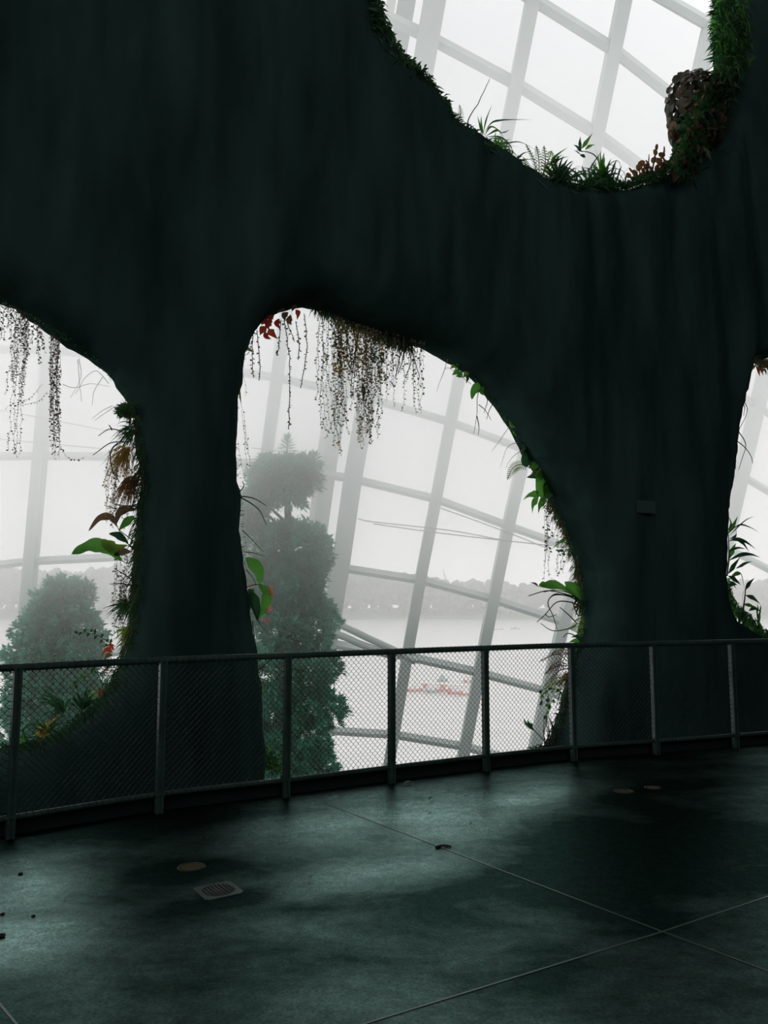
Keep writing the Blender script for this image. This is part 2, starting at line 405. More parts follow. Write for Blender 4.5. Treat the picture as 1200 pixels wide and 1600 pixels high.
# crossbar lines: (x, y)
def mix_rows(r0, r1, t):
    xs = sorted({p[0] for p in r0} | {p[0] for p in r1}); return [(x, lerp_tab(r0, x) * (1 - t) + lerp_tab(r1, x) * t) for x in xs]
U3 = [(-200,-500),(700,-200),(1044,0),(1104,34),(1500,270)]
U2 = [(-200,-330),(400,-230),(700,-85),(860,14),(959,76),(1064,159),(1200,265),(1500,500)]
U1 = [(-200,-130),(60,-110),(400,-60),(595,17),(683,64),(808,131),(931,207),(996,255),(1200,400),(1500,620)]
H1 = [(-200,545),(0,544),(60,546),(180,553),(370,579),(442,592),(526,609),(595,627),(700,658),(815,700),(905,745),(1180,877),(1500,1050)]
H2 = [(-200,716),(60,712),(170,711),(370,720),(415,725),(562,750),(683,780),(795,822),(893,853),(1180,1000),(1500,1180)]
H3 = [(-200,905),(0,881),(45,877),(170,868),(300,868),(390,872),(520,885),(657,906),(777,938),(890,975),(1180,1120),(1500,1300)]
H4 = [(-200,1060),(0,1040),(300,1004),(540,1005),(617,1020),(647,1028),(747,1050),(850,1078),(1180,1220),(1500,1400)]
H5 = [(-200,1230),(0,1200),(400,1137),(527,1141),(620,1148),(730,1167),(850,1200),(1180,1330),(1500,1500)]
H6 = [(x, y + 140) for x, y in H5]
rows = [U3, U2, U1, mix_rows(U1, H1, .25), mix_rows(U1, H1, .5), mix_rows(U1, H1, .75), H1, H2, H3, H4, H5, H6]
def cross(rib, row):
    y = 600.0
    for _ in range(30): x = lerp_tab(rib, y); y = lerp_tab(row, x)
    return (x, y)
grid = [[cross(rb, rw) for rw in rows] for rb in ribs]
dome = thing('window_1', (2, 26, -7), 'curved glass wall of white steel ribs and panes beyond the arches', 'glass wall', kind='structure')
for i, rb in enumerate(grid):
    pts = [on_shell(*p) for p in rb]; nn = [shell_n(p) for p in pts]
    # straight bars between the nodes, a short run past each end
    b = MB(); b.beam(pts, nn, .36 if i != 4 else .60, .42 if i != 4 else .55)
    b.build('rib', M['white'], dome)
    if i == 4:   # the deep truss arch behind the main rib, two more chords
        for dx, off, wd, nm in ((-43, 1.3, .50, 'arch_chord'), (-72, 5.5, .30, 'arch_web')):
            q = [on_shell(p[0] + dx, p[1]) + nn[k] * off for k, p in enumerate(rb)]
            c = MB(); c.beam(q, nn, wd, .3 if nm == 'arch_chord' else .05); c.build(nm, M['white'] if nm == 'arch_chord' else M['web'], dome)
for j in range(len(rows)):
    pts = [on_shell(*grid[i][j]) for i in range(len(ribs))]; nn = [shell_n(p) for p in pts]
    wd = .24 if j >= 3 else .34
    # the inner face is folded: its upper half leans back towards the sky
    b = MB(); vs = []
    for k_, (p, n_) in enumerate(zip(pts, nn)):
        t = (pts[min(k_ + 1, len(pts) - 1)] - pts[max(k_ - 1, 0)]).normalized(); a = n_.cross(t).normalized()
        if a.z < 0: a = -a
        vs += [p + a * wd / 2 + n_ * .10, p + a * wd * .02 - n_ * .17, p - a * wd * .5 - n_ * .15, p - a * wd * .5 + n_ * .10]
    b.add(vs, [(k_ * 4 + q, k_ * 4 + (q + 1) % 4, k_ * 4 + 4 + (q + 1) % 4, k_ * 4 + 4 + q) for k_ in range(len(pts) - 1) for q in range(4)] + [(3, 2, 1, 0), tuple((len(pts) - 1) * 4 + q for q in range(4))])
    b.build('crossbar', M['white'], dome)
def glass_mat():
    m = bpy.data.materials.new('clear glass'); m.use_nodes = True; nt = m.node_tree; N = nt.nodes; N.clear()
    out = N.new('ShaderNodeOutputMaterial'); mx = N.new('ShaderNodeMixShader'); tr = N.new('ShaderNodeBsdfTransparent')
    gl = N.new('ShaderNodeBsdfGlossy'); gl.inputs['Roughness'].default_value = .02
    lw = N.new('ShaderNodeLayerWeight'); lw.inputs[0].default_value = .15
    tr.inputs[0].default_value = (.97, .975, .97, 1)
    ma = N.new('ShaderNodeMath'); ma.operation = 'MULTIPLY'; ma.inputs[1].default_value = .5
    nt.links.new(lw.outputs['Fresnel'], ma.inputs[0]); nt.links.new(ma.outputs[0], mx.inputs[0])
    nt.links.new(tr.outputs[0], mx.inputs[1]); nt.links.new(gl.outputs[0], mx.inputs[2]); nt.links.new(mx.outputs[0], out.inputs[0])
    return m
M['glass'] = glass_mat()
for i in range(len(ribs) - 1):
    for j in range(len(rows) - 1):
        q = [on_shell(*grid[a][b_]) for a, b_ in ((i, j), (i + 1, j), (i + 1, j + 1), (i, j + 1))]
        fr = [p for p in (grid[i][j], grid[i + 1][j], grid[i + 1][j + 1], grid[i][j + 1])]
        if max(p[0] for p in fr) < -20 or min(p[0] for p in fr) > 1220 or max(p[1] for p in fr) < -20: continue
        n_ = shell_n(q[0]); b = MB()
        b.add([p + n_ * .14 for p in q] + [p + n_ * .16 for p in q], [(0, 1, 2, 3), (7, 6, 5, 4), (0, 4, 5, 1), (1, 5, 6, 2), (2, 6, 7, 3), (3, 7, 4, 0)])
        b.build('glass_pane', M['glass'], dome)

# ---------------------------------------------------------------- lake, far bank, haze
LZ = -18.0
wm = mat('pale lake water', (.66, .66, .64), .25, 0, .5); add_noise(wm, (.62, .63, .61), (.7, .69, .67), .05, 4, .15, (1, 3, 1))
M['water'] = wm
slab('water', [(-900, 34), (900, 34), (900, 735), (-900, 735)], LZ - 1, LZ, wm)
M['bank'] = add_noise(mat('grassy bank', (.10, .17, .10), .95), (.08, .15, .08), (.16, .22, .13), .05, 5)
bk = MB()
nx, ny = 60, 6
vs = []
for j in range(ny):
    for i in range(nx):
        x = -1200 + 2400 * i / (nx - 1); y = 728 + j * 45
        z = LZ - .8 + (0, 3.5, 6.0, 7, 8, 9)[j] + (noise.noise(Vector((x * .01, y * .01, 0))) * 2 if j else 0)
        vs.append((x, y + noise.noise(Vector((x * .02, 3, 0))) * 6 * (j == 0), z))
bk.add(vs, [(j * nx + i, j * nx + i + 1, (j + 1) * nx + i + 1, (j + 1) * nx + i) for j in range(ny - 1) for i in range(nx - 1)], True)
tag(bk.build('far_bank', M['bank']), 'low grassy bank on the far shore of the lake', kind='structure')

def haze(name, pts, z0, z1, dens0, dens1, col, aniso=.2, grad=None):
    m = bpy.data.materials.new(name); m.use_nodes = True; nt = m.node_tree; N = nt.nodes; N.clear()
    out = N.new('ShaderNodeOutputMaterial'); vs_ = N.new('ShaderNodeVolumeScatter')
    vs_.inputs['Color'].default_value = (*col, 1); vs_.inputs['Anisotropy'].default_value = aniso
    vs_.inputs['Density'].default_value = dens0
    if grad:
        g = N.new('ShaderNodeNewGeometry'); sx = N.new('ShaderNodeSeparateXYZ'); mr = N.new('ShaderNodeMapRange')
        mr.interpolation_type = 'SMOOTHSTEP'
        mr.inputs[1].default_value = grad[0]; mr.inputs[2].default_value = grad[1]
        mr.inputs[3].default_value = dens0; mr.inputs[4].default_value = dens1
        nt.links.new(g.outputs['Position'], sx.inputs[0]); nt.links.new(sx.outputs[2], mr.inputs[0])
        nt.links.new(mr.outputs[0], vs_.inputs['Density'])
    else:
        try: m.cycles.homogeneous_volume = True
        except Exception: pass
    nt.links.new(vs_.outputs[0], out.inputs['Volume'])
    o = slab(name, pts, z0, z1, m, 'stuff'); return o
hz = haze('mist', [(-14, 2.8), (15, 17.6), (15, 25.9), (-14, 25.9)], -6.9, 13, .006, .12, (.99, .98, .972), .85, (-.4, 6.5))
tag(hz, 'pale drifting mist inside the glass wall', 'mist')
ho = haze('haze', [(-1000, 30), (1000, 30), (1000, 1100), (-1000, 1100)], LZ + .2, 75, 0.0011, 0, (.99, .98, .975), .7)
tag(ho, 'pale haze hanging over the lake', 'haze')
# ---------------------------------------------------------------- railing
RT, RB = 1.10, .155                      # handrail and bottom rail heights
rail = thing('safety_railing', (RAILP[4].x, RAILP[4].y, 0), 'long dark steel railing with wire mesh panels along the floor edge', 'railing')
def rail_line(z, sub=6):
    q = cat_rom([(p.x, p.y, z) for p in RAILP], sub); return q
def rail_t(i):
    return (RAILP[min(i + 1, len(RAILP) - 1)] - RAILP[max(i - 1, 0)]).normalized()
b = MB(); b.tube(rail_line(RT - .024), .025, 10)
b.build('handrail', M['rail'], rail)
b = MB(); b.tube(rail_line(RB - .02), .019, 8); b.build('bottom_rail', M['rail'], rail)
for i, p in enumerate(RAILP):
    t = rail_t(i); ang = math.atan2(t.y, t.x); R_ = Matrix.Rotation(ang, 3, 'Z')
    b = MB()
    # two flat bars with a thin gap, foot plate
    for s_ in (-1, 1):
        b.box((p.x + t.x * s_ * .017, p.y + t.y * s_ * .017, (RT - .02) / 2), (.016, .05, RT - .03), R_)
    b.box((p.x, p.y, (RT - .02) / 2), (.02, .022, RT - .03), R_)
    post = b.build('post', M['rail'], rail)
    b = MB(); b.box((p.x, p.y, .006), (.11, .10, .012), R_); b.build('foot_plate', M['rail'], post)
def mesh_panel(i):
    a, c = RAILP[i], RAILP[i + 1]; t = (c - a).normalized(); L = (c - a).length - .09; a = a + t * .045
    z0, z1 = RB + .012, RT - .055; Hh = z1 - z0
    nxc = max(2, 2 * round(L / .0455)); nyc = 38; dx = L / nxc; dy = Hh / nyc; b = MB(); w_ = .0017
    n_ = Vector((-t.y, t.x, 0))
    def P(u, v): return a + t * u + Vector((0, 0, z0 + v))
    def seg(p, q, r=w_):
        b.tube([p, q], r, 3, True, False)
    # diamonds: nodes where two wires are crimped together
    for j in range(nyc + 1):
        for k in range(nxc + 1):
            if (j + k) % 2: continue
            for s_ in (-1, 1):
                if j < nyc and 0 <= k + s_ <= nxc:
                    m_ = .0035
                    p0 = P(k * dx, j * dy + m_ * (j > 0)); p1 = P((k + s_) * dx, (j + 1) * dy - m_ * (j + 1 < nyc))
                    seg(p0, p1)
            if 0 < j < nyc: seg(P(k * dx, j * dy - .005), P(k * dx, j * dy + .005), .0030)
    # lacing loops round the rails and posts
    c_ = b
    for k in range(0, nxc + 1, 2):
        pb = P(k * dx, 0)
        c_.tube([pb + Vector((0, 0, .004)) + n_ * .004, Vector((pb.x, pb.y, RB - .02)) + n_ * .022, Vector((pb.x, pb.y, RB - .042)), Vector((pb.x, pb.y, RB - .02)) - n_ * .022, pb + Vector((0, 0, .004)) - n_ * .004], .0022, 4)
    k0 = nyc % 2
    for k in range(nxc + 1):
        if (k + nyc) % 2: continue
        pt = P(k * dx, Hh)
        c_.tube([pt - Vector((0, 0, .004)) + n_ * .004, Vector((pt.x, pt.y, RT - .022)) + n_ * .028, Vector((pt.x, pt.y, RT + .0045)), Vector((pt.x, pt.y, RT - .022)) - n_ * .028, pt - Vector((0, 0, .004)) - n_ * .004], .0025, 4)
    for j in range(nyc + 1):
        for k, e in ((0, -1), (nxc, 1)):
            if (j + k) % 2: continue
            q = P(k * dx, j * dy); c_.tube([q, q + t * e * .028], .0025, 4)
    b.build('mesh_panel', M['wire'], rail)
for i in range(len(RAILP) - 1):
    if i == 0 or i == len(RAILP) - 2: continue
    mesh_panel(i)
# ---------------------------------------------------------------- beyond the glass: woods, pontoon, boats, crane
R = random.Random(7)
def blob(b, c, r, sq=.8, seed=0, n=10):
    vs = []; m = n // 2 + 1
    for j in range(m + 1):
        th = math.pi * j / m
        for i in range(n):
            ph = 2 * math.pi * i / n; d = Vector((math.sin(th) * math.cos(ph), math.sin(th) * math.sin(ph), math.cos(th)))
            k = r * (1 + .45 * noise.noise(d * 2.3 + Vector((seed, 0, 0))) + .2 * noise.noise(d * 6 + Vector((0, seed, 0))))
            vs.append(Vector(c) + Vector((d.x * k, d.y * k, d.z * k * sq)))
    b.add(vs, [(j * n + i, (j + 1) * n + i, (j + 1) * n + (i + 1) % n, j * n + (i + 1) % n) for j in range(m) for i in range(n)], True)
M['wood'] = add_noise(mat('far tree crowns', (.06, .10, .06), .95, spec=.1), (.03, .06, .035), (.13, .17, .10), .12, 6)
wd = MB()
prof = [(-300, 884), (0, 884), (120, 893), (200, 880), (300, 878), (520, 884), (560, 890), (600, 893), (650, 897), (700, 906), (760, 908), (800, 912), (860, 912), (900, 917), (1200, 905), (1500, 900)]
for k in range(4200):
    px = R.uniform(-300, 1500); y = R.uniform(765, 900); f = R.random() ** .7
    top = at_depth(px, lerp_tab(prof, px) + R.uniform(-3, 5), y); r = R.uniform(2.2, 5)
    z = LZ + 4 + (top.z - LZ - 4 - r * .7) * f
    blob(wd, (top.x, y, z), r, R.uniform(.7, 1.1), k * 1.7)
rv = []; nr = 160
for i in range(nr):
    px = -350 + 1900 * i / (nr - 1); h = lerp_tab(prof, px) + 9 + 4 * noise.noise(Vector((px * .03, 0, 0)))
    rv += [at_depth(px, 945, 880), at_depth(px, (h + 945) / 2, 890), at_depth(px, h, 905), at_depth(px, h, 940)]
wd.add(rv, [(i * 4 + k, i * 4 + k + 4, i * 4 + k + 5, i * 4 + k + 1) for i in range(nr - 1) for k in range(3)], True)
tag(wd.build('far_woodland', M['wood']), 'hazy grey green woodland on the far shore of the lake', 'woodland', kind='stuff')

M['crane'] = mat('faded red steel', (.5, .16, .14), .6)
M['boat_red_hazed'] = mat('haze-paled red hull', (.74, .40, .37), .4); M['boat_white'] = mat('white boat hull', (.8, .8, .78), .4)  # red is paled to put lake haze into the hull colour
M['cabin'] = mat('grey blue cabin', (.45, .52, .53), .5); M['pontoon'] = mat('pale pontoon deck', (.85, .82, .78), .7)
c0 = at_depth(698, 912, 800); cr = thing('tower_crane', c0, 'thin faded red crane rising above the far woods', 'crane')
tip = at_depth(692, 889, 800)
b = MB(); b.tube([c0 - Vector((0, 0, 12)), c0], .7, 4); b.build('mast', M['crane'], cr)
b = MB(); b.tube([c0, tip], [.6, .3], 4); b.tube([c0 + Vector((3, 0, 1)), c0.lerp(tip, .6)], .2, 3); b.tube([c0, c0 + Vector((3.5, 0, 1))], .5, 4)
b.build('jib', M['crane'], cr)

# floating pontoon, its light beam and moored craft about 150 m out
pc = at_height(690, 1083, LZ); pz = LZ
pt = thing('pontoon', (pc.x, pc.y, pz), 'long low pale pontoon floating on the lake with mooring posts', 'pontoon')
xa = at_height(655, 1068, pz); xb = at_height(748, 1074, pz)
b = MB(); t = (xb - xa).normalized(); n_ = Vector((-t.y, t.x, 0)); w_ = 1.0
b.add([xa - n_ * w_, xb - n_ * w_, xb + n_ * w_, xa + n_ * w_] + [v + Vector((0, 0, .35)) for v in (xa - n_ * w_, xb - n_ * w_, xb + n_ * w_, xa + n_ * w_)],
      [(3, 2, 1, 0), (4, 5, 6, 7), (0, 1, 5, 4), (1, 2, 6, 5), (2, 3, 7, 6), (3, 0, 4, 7)])
b.build('deck', M['pontoon'], pt)
for q in (0, .28, .55, .8, 1):
    p = xa.lerp(xb, q); b = MB(); b.tube([p + n_ * .9, p + n_ * .9 + Vector((0, 0, 1.5))], .12, 6); b.build('mooring_post', M['pontoon'], pt)
def boat(px, py, L, col, lab, group, cabin=None, head=.06):
    p = at_height(px, py, LZ); d = Vector((math.cos(head), math.sin(head), 0)); s_ = Vector((-d.y, d.x, 0))
    r_ = thing('moored_boat', p, lab, 'boat', group); b = MB(); st = 7; vs = []
    for i in range(st + 1):
        u = i / st; k = math.sin(min(1, u * 1.15 + .12) * math.pi) ** .6 if u < .95 else .12
        wdt = max(.05, k) * L * .16; sheer = .35 + .45 * (2 * u - 1) ** 2
        c = p + d * (u - .5) * L
        vs += [c - s_ * wdt + Vector((0, 0, sheer)), c - s_ * wdt * .6 + Vector((0, 0, -.1)), c + s_ * wdt * .6 + Vector((0, 0, -.1)), c + s_ * wdt + Vector((0, 0, sheer))]
    b.add(vs, [(i * 4 + k, i * 4 + k + 1, i * 4 + k + 5, i * 4 + k + 4) for i in range(st) for k in range(3)] + [(i * 4 + 3, i * 4, i * 4 + 4, i * 4 + 7) for i in range(st)] + [(0, 1, 2, 3), (st * 4 + 3, st * 4 + 2, st * 4 + 1, st * 4)], True)
    b.build('hull', M[col], r_)
    if cabin:
        b = MB(); b.box(p + Vector((0, 0, .9)), (L * .34, L * .2, .8)); b.box(p + Vector((0, 0, 1.36)), (L * .42, L * .26, .1)); b.build('cabin', M[cabin], r_)
    return r_
boat(647, 1080, 3.4, 'boat_red_hazed', 'red boat moored at the far left end of the pontoon', 'boats at the pontoon', 'boat_white')
boat(664, 1079, 2.6, 'boat_white', 'white boat beside the red boat at the left of the pontoon', 'boats at the pontoon', 'boat_red_hazed')
boat(676, 1082, 2.6, 'cabin', 'grey blue boat in the middle of the row at the pontoon', 'boats at the pontoon', 'boat_white')
boat(692, 1080, 3.6, 'boat_red_hazed', 'large red boat with red cabin in the middle of the row', 'boats at the pontoon', 'boat_red_hazed')
boat(711, 1084, 3.2, 'boat_red_hazed', 'red boat with white cabin right of the large red boat', 'boats at the pontoon', 'boat_white')
boat(727, 1086, 2.8, 'boat_red_hazed', 'small red boat at the right end of the pontoon', 'boats at the pontoon')
boat(691, 1064, 2.6, 'cabin', 'grey blue boat behind the middle of the pontoon', 'boats at the pontoon', 'cabin')
boat(733, 1066, 2.6, 'boat_red_hazed', 'red boat behind the right end of the pontoon', 'boats at the pontoon', 'boat_white')
boat(777, 984, 7, 'boat_red_hazed', 'tiny red boat far out on the open lake', 'boats on the open lake')
boat(805, 983, 6, 'cabin', 'tiny grey boat far out right of the red boat', 'boats on the open lake', 'cabin')
# ---------------------------------------------------------------- tall leafy columns inside the glass wall
def column_tree(label, depth, lobes, seed, count, tufts):
    """lobes: (px, py, rx, ry) of the leafy cushions stacked round a trunk"""
    R_ = random.Random(seed); k = depth / FOCAL
    L3 = []
    for px, py, rx, ry in lobes:
        c = at_depth(px, py, depth + R_.uniform(-.3, .3)); L3.append((c, rx * k * 1.08, (rx + ry) / 2 * k, ry * k * 1.14))
    cx = sum(l[0].x for l in L3) / len(L3); root = thing('column_tree', Vector((cx, depth, -7)), label, 'tree')
    zt = max(l[0].z for l in L3) + .3; n = 14; pts = []
    for i in range(n + 1):
        u = i / n; z = -7 + (zt + 7) * u
        pts.append(Vector((cx + noise.noise(Vector((u * 4, seed, 0))) * .2, depth + noise.noise(Vector((u * 4, 5, seed))) * .2, z)))
    b = MB(); b.tube(pts, [.32 * (1 - .82 * i / n) for i in range(n + 1)], 8); b.build('trunk', M['bark'], root)
    def axis(z):
        u = max(0, min(1, (z + 7) / (zt + 7))) * n; i = min(n - 1, int(u)); return pts[i].lerp(pts[i + 1], u - i)
    lf = MB(); vol = [l[1] * l[3] for l in L3]; tv = sum(vol)
    def leaf_at(p, out, L_, w_):
        s_ = out.cross(Vector((R_.gauss(0, .5), R_.gauss(0, .5), 1))); s_ = s_.normalized() if s_.length > 1e-4 else Vector((1, 0, 0))
        m_ = p + out * L_ * .5; e = p + out * L_ + Vector((0, 0, -L_ * .12)); lf.add([p, m_ + s_ * w_, e, m_ - s_ * w_], [(0, 1, 2), (0, 2, 3)])
    for (c, rx, ry, rz), v in zip(L3, vol):
        br = MB(); br.tube([axis(c.z - .5), axis(c.z - .2).lerp(c, .5), c], [.05, .035, .02], 5); br.build('branch', M['bark'], root)
        # sprays: a twig tip ringed with leaves
        for _ in range(int(count * v / tv / 16)):
            d = Vector((R_.gauss(0, 1), R_.gauss(0, 1), R_.gauss(.15, 1))).normalized(); q = 1 - .5 * R_.random() ** 1.6
            t = Vector((d.x * rx, d.y * ry, d.z * rz)) * q + c
            ax = (d + Vector((0, 0, .55))).normalized()
            for _ in range(16):
                o = (ax + Vector((R_.gauss(0, .75), R_.gauss(0, .75), R_.gauss(0, .6)))).normalized(); L_ = R_.uniform(.13, .23)
                leaf_at(t + Vector((R_.gauss(0, .03), R_.gauss(0, .03), R_.gauss(0, .04))), o, L_, L_ * .17)
    for px, py, h_, nl in tufts:
        c = at_depth(px, py, depth); hh = h_ * k
        br = MB(); br.tube([axis(c.z - .8), c - Vector((0, 0, .1)), c + Vector((0, 0, hh))], [.04, .02, .01], 5); br.build('branch', M['bark'], root)
        for i in range(nl):
            u = i / nl; ph = i * 2.4; el = .1 + u * 1.0; out = Vector((math.cos(ph) * math.cos(el), math.sin(ph) * math.cos(el), math.sin(el)))
            L_ = R_.uniform(.24, .34) * (1.1 - .45 * u); leaf_at(c + Vector((0, 0, hh * u)), out, L_, .028)
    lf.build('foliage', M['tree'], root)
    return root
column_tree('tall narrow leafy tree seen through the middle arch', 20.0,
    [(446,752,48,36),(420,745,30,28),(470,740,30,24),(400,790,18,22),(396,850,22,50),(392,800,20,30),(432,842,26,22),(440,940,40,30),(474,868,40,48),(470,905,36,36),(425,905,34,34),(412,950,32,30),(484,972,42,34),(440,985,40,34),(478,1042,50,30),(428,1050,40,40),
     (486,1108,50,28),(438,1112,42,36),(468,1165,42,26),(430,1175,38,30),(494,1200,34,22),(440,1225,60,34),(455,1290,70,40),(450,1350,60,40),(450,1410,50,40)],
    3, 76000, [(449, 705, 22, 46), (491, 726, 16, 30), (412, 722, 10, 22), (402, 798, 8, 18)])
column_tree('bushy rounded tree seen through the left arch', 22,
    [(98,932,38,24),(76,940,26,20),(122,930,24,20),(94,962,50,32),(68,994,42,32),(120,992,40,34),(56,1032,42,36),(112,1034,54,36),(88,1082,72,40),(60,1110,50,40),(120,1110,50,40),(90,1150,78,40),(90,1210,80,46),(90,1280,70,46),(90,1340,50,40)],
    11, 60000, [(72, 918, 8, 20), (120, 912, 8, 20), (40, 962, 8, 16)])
# ---------------------------------------------------------------- plants on the arched wall
RP = random.Random(21)
def unit(px, py): return (on_wall(px + 1, py) - on_wall(px, py)).length      # metres per frame pixel at the wall
def W3(pts, off=0.0, n=5):
    P_ = [on_wall(p[0], p[1], (p[2] if len(p) > 2 else off)) for p in pts]
    return cat_rom(P_, n) if len(P_) > 2 else cat_rom([P_[0], P_[0].lerp(P_[1], .5) + Vector((0, 0, .004)), P_[1]], n)
def blade(b, C, W, nrm=None, peak=.4, tip=1.0, fold=.2, wav=0, base=.12):
    """leaf blade along the centre line C"""
    nrm = Vector(nrm) if nrm is not None else WN; N_ = len(C); vs = []
    for i, p in enumerate(C):
        t = (C[min(i + 1, N_ - 1)] - C[max(i - 1, 0)]).normalized(); s_ = t.cross(nrm)
        s_ = s_.normalized() if s_.length > 1e-4 else t.orthogonal().normalized()
        q = s_.cross(t).normalized(); u = i / (N_ - 1)
        k = (u / peak) ** .7 if u < peak else max(0, (1 - u) / (1 - peak)) ** tip
        k = max(base if u < .5 else .02, k) * W / 2; wv = wav * W * math.sin(u * 23 + W * 90)
        vs += [p + s_ * (k + wv * .5) + q * (k * fold + wv), p, p - s_ * (k + wv * .5) + q * (k * fold - wv)]
    b.add(vs, [f for i in range(N_ - 1) for f in ((i * 3, i * 3 + 1, i * 3 + 4, i * 3 + 3), (i * 3 + 1, i * 3 + 2, i * 3 + 5, i * 3 + 4))], True)
def rnd_n(k=.6): return (WN + Vector((RP.gauss(0, k), RP.gauss(0, k), RP.gauss(0, k)))).normalized()
def disc(b, c, r, nrm, sq=.85, n=9):
    nrm = nrm.normalized(); a = nrm.orthogonal().normalized(); e = nrm.cross(a)
    vs = [c + nrm * r * .12] + [c + (a * math.cos(q) + e * math.sin(q) * sq) * r * (1 + .06 * math.sin(3 * q)) for q in [2 * math.pi * i / n for i in range(n)]]
    b.add(vs, [(0, 1 + i, 1 + (i + 1) % n) for i in range(n)], True)

def leaf_plant(name, label, cat, base, leaves, stems=(), group=None, stem_mat='leaf_dark', stem_r=.5):
    """leaves: (points, width px, material, extra dict) ; stems: (points, radius px)"""
    o = on_wall(*base); root = thing(name, o, label, cat, group)
    if stems:
        b = MB()
        for pts, r in stems:
            C = W3(pts, .03); b.tube(C, [r * unit(*base) * (1 - .5 * i / len(C)) for i in range(len(C))], 5)
        b.build('stem', M[stem_mat], root)
    for lf in leaves:
        pts, wd_, mt = lf[:3]; ex = lf[3] if len(lf) > 3 else {}
        ex = dict(ex); off = ex.pop('off', RP.uniform(0, .12))
        b = MB(); blade(b, W3([p if len(p) > 2 else (p[0], p[1], off) for p in pts], off, 6), wd_ * unit(*base), ex.pop('n', rnd_n(.3)), **ex)
        b.build('leaf', M[mt], root)
    return root

def tuft(name, label, cat, base, n, lpx, ang, spread, mt, wpx=2.0, droop=.5, group=None, part='foliage', depth=.15, area=4):
    """a clump of narrow arching blades; ang: degrees from image right, counter-clockwise"""
    o = on_wall(*base); root = thing(name, o, label, cat, group); b = MB(); k = unit(*base)
    for i in range(n):
        a = math.radians(ang + RP.gauss(0, spread)); L_ = lpx * RP.uniform(.55, 1.1) * k
        s0 = on_wall(base[0] + RP.gauss(0, area), base[1] + RP.gauss(0, area * .6), RP.uniform(-depth, depth))
        d = (WU * math.cos(a) + Vector((0, 0, math.sin(a))) + WN * RP.uniform(-.5, .6)).normalized()
        dr = droop * RP.uniform(.5, 1.4); C = []
        for j in range(7):
            u = j / 6; C.append(s0 + d * L_ * u + Vector((0, 0, -dr * L_ * u * u)))
        blade(b, C, wpx * k * RP.uniform(.7, 1.2), rnd_n(.7), .3, .8)
    b.build(part, M[mt], root); return root

def fern(name, label, base, fronds, mt, group=None):
    """fronds: (points, width px)"""
    root = thing(name, on_wall(*base), label, 'fern', group); k = unit(*base)
    for pts, wd_ in fronds:
        b = MB(); off = RP.uniform(-.02, .12); C = W3(pts, off, 6); b.tube(C, .6 * k, 4); N_ = len(C); nn = rnd_n(.2)
        for i in range(2, N_):
            u = i / (N_ - 1); t = (C[min(i + 1, N_ - 1)] - C[i - 1]).normalized(); s_ = t.cross(nn).normalized()
            L_ = wd_ * k * .5 * (math.sin(math.pi * min(1, u * .85 + .15)) ** .7 + .08)
            for e in (-1, 1):
                d = (s_ * e + t * .45).normalized(); p = C[i]
                blade(b, [p, p + d * L_ * .5 + Vector((0, 0, -.003)), p + d * L_ + Vector((0, 0, -.01))], max(1.2, wd_ * .13) * k, nn, .35)
        b.build('frond', M[mt], root)
    return root

def fringe(label, path, count, mats, l0, l1, wr=.28, inward=6, outward=5, ang=None, spread=40, depth=.38, name='mossy_growth', droop=.3, disc_share=0.0):
    """uncountable small growth hugging an edge; out = towards the opening (left normal of the path)"""
    C = [Vector((*p, 0)) for p in path]; seg = []; tot = 0
    for i in range(len(C) - 1): tot += (C[i + 1] - C[i]).length; seg.append(tot)
    bs = {m_: MB() for m_ in mats}
    for _ in range(count):
        s_ = RP.random() * tot; i = next(j for j, q in enumerate(seg) if s_ <= q); prev = seg[i - 1] if i else 0
        t = (s_ - prev) / max(1e-6, seg[i] - prev); p = C[i].lerp(C[i + 1], t); tg = (C[i + 1] - C[i]).normalized()
        nx_, ny_ = tg.y, -tg.x
        o = RP.uniform(-inward, outward) * (RP.random() ** .5) ; q = (p.x + nx_ * o, p.y + ny_ * o)
        k = unit(*q); p0 = on_wall(q[0], q[1], RP.uniform(*depth) if isinstance(depth, tuple) else RP.uniform(-depth, depth))
        a = math.atan2(-ny_, nx_) if ang is None else math.radians(ang)
        a += math.radians(RP.gauss(0, spread)); L_ = RP.uniform(l0, l1) * k
        d = (WU * math.cos(a) + Vector((0, 0, math.sin(a))) + WN * RP.gauss(0, .4)).normalized()
        m_ = mats[int(RP.random() * len(mats))]
        if RP.random() < disc_share: disc(bs[m_], p0 + d * L_ * .5, L_ * .4, rnd_n(.5)); continue
        blade(bs[m_], [p0, p0 + d * L_ * .5, p0 + d * L_ + Vector((0, 0, -L_ * droop))], L_ * wr, rnd_n(.6), .4)
    first = None; allb = MB()
    for j, m_ in enumerate(mats):
        o_ = len(allb.v); allb.v += bs[m_].v; allb.f += [tuple(i + o_ for i in f) for f in bs[m_].f]; allb.sm += bs[m_].sm; allb.mi += [j] * len(bs[m_].f)
    return tag(allb.build(name, [M[m_] for m_ in mats]), label, 'moss', kind='stuff')

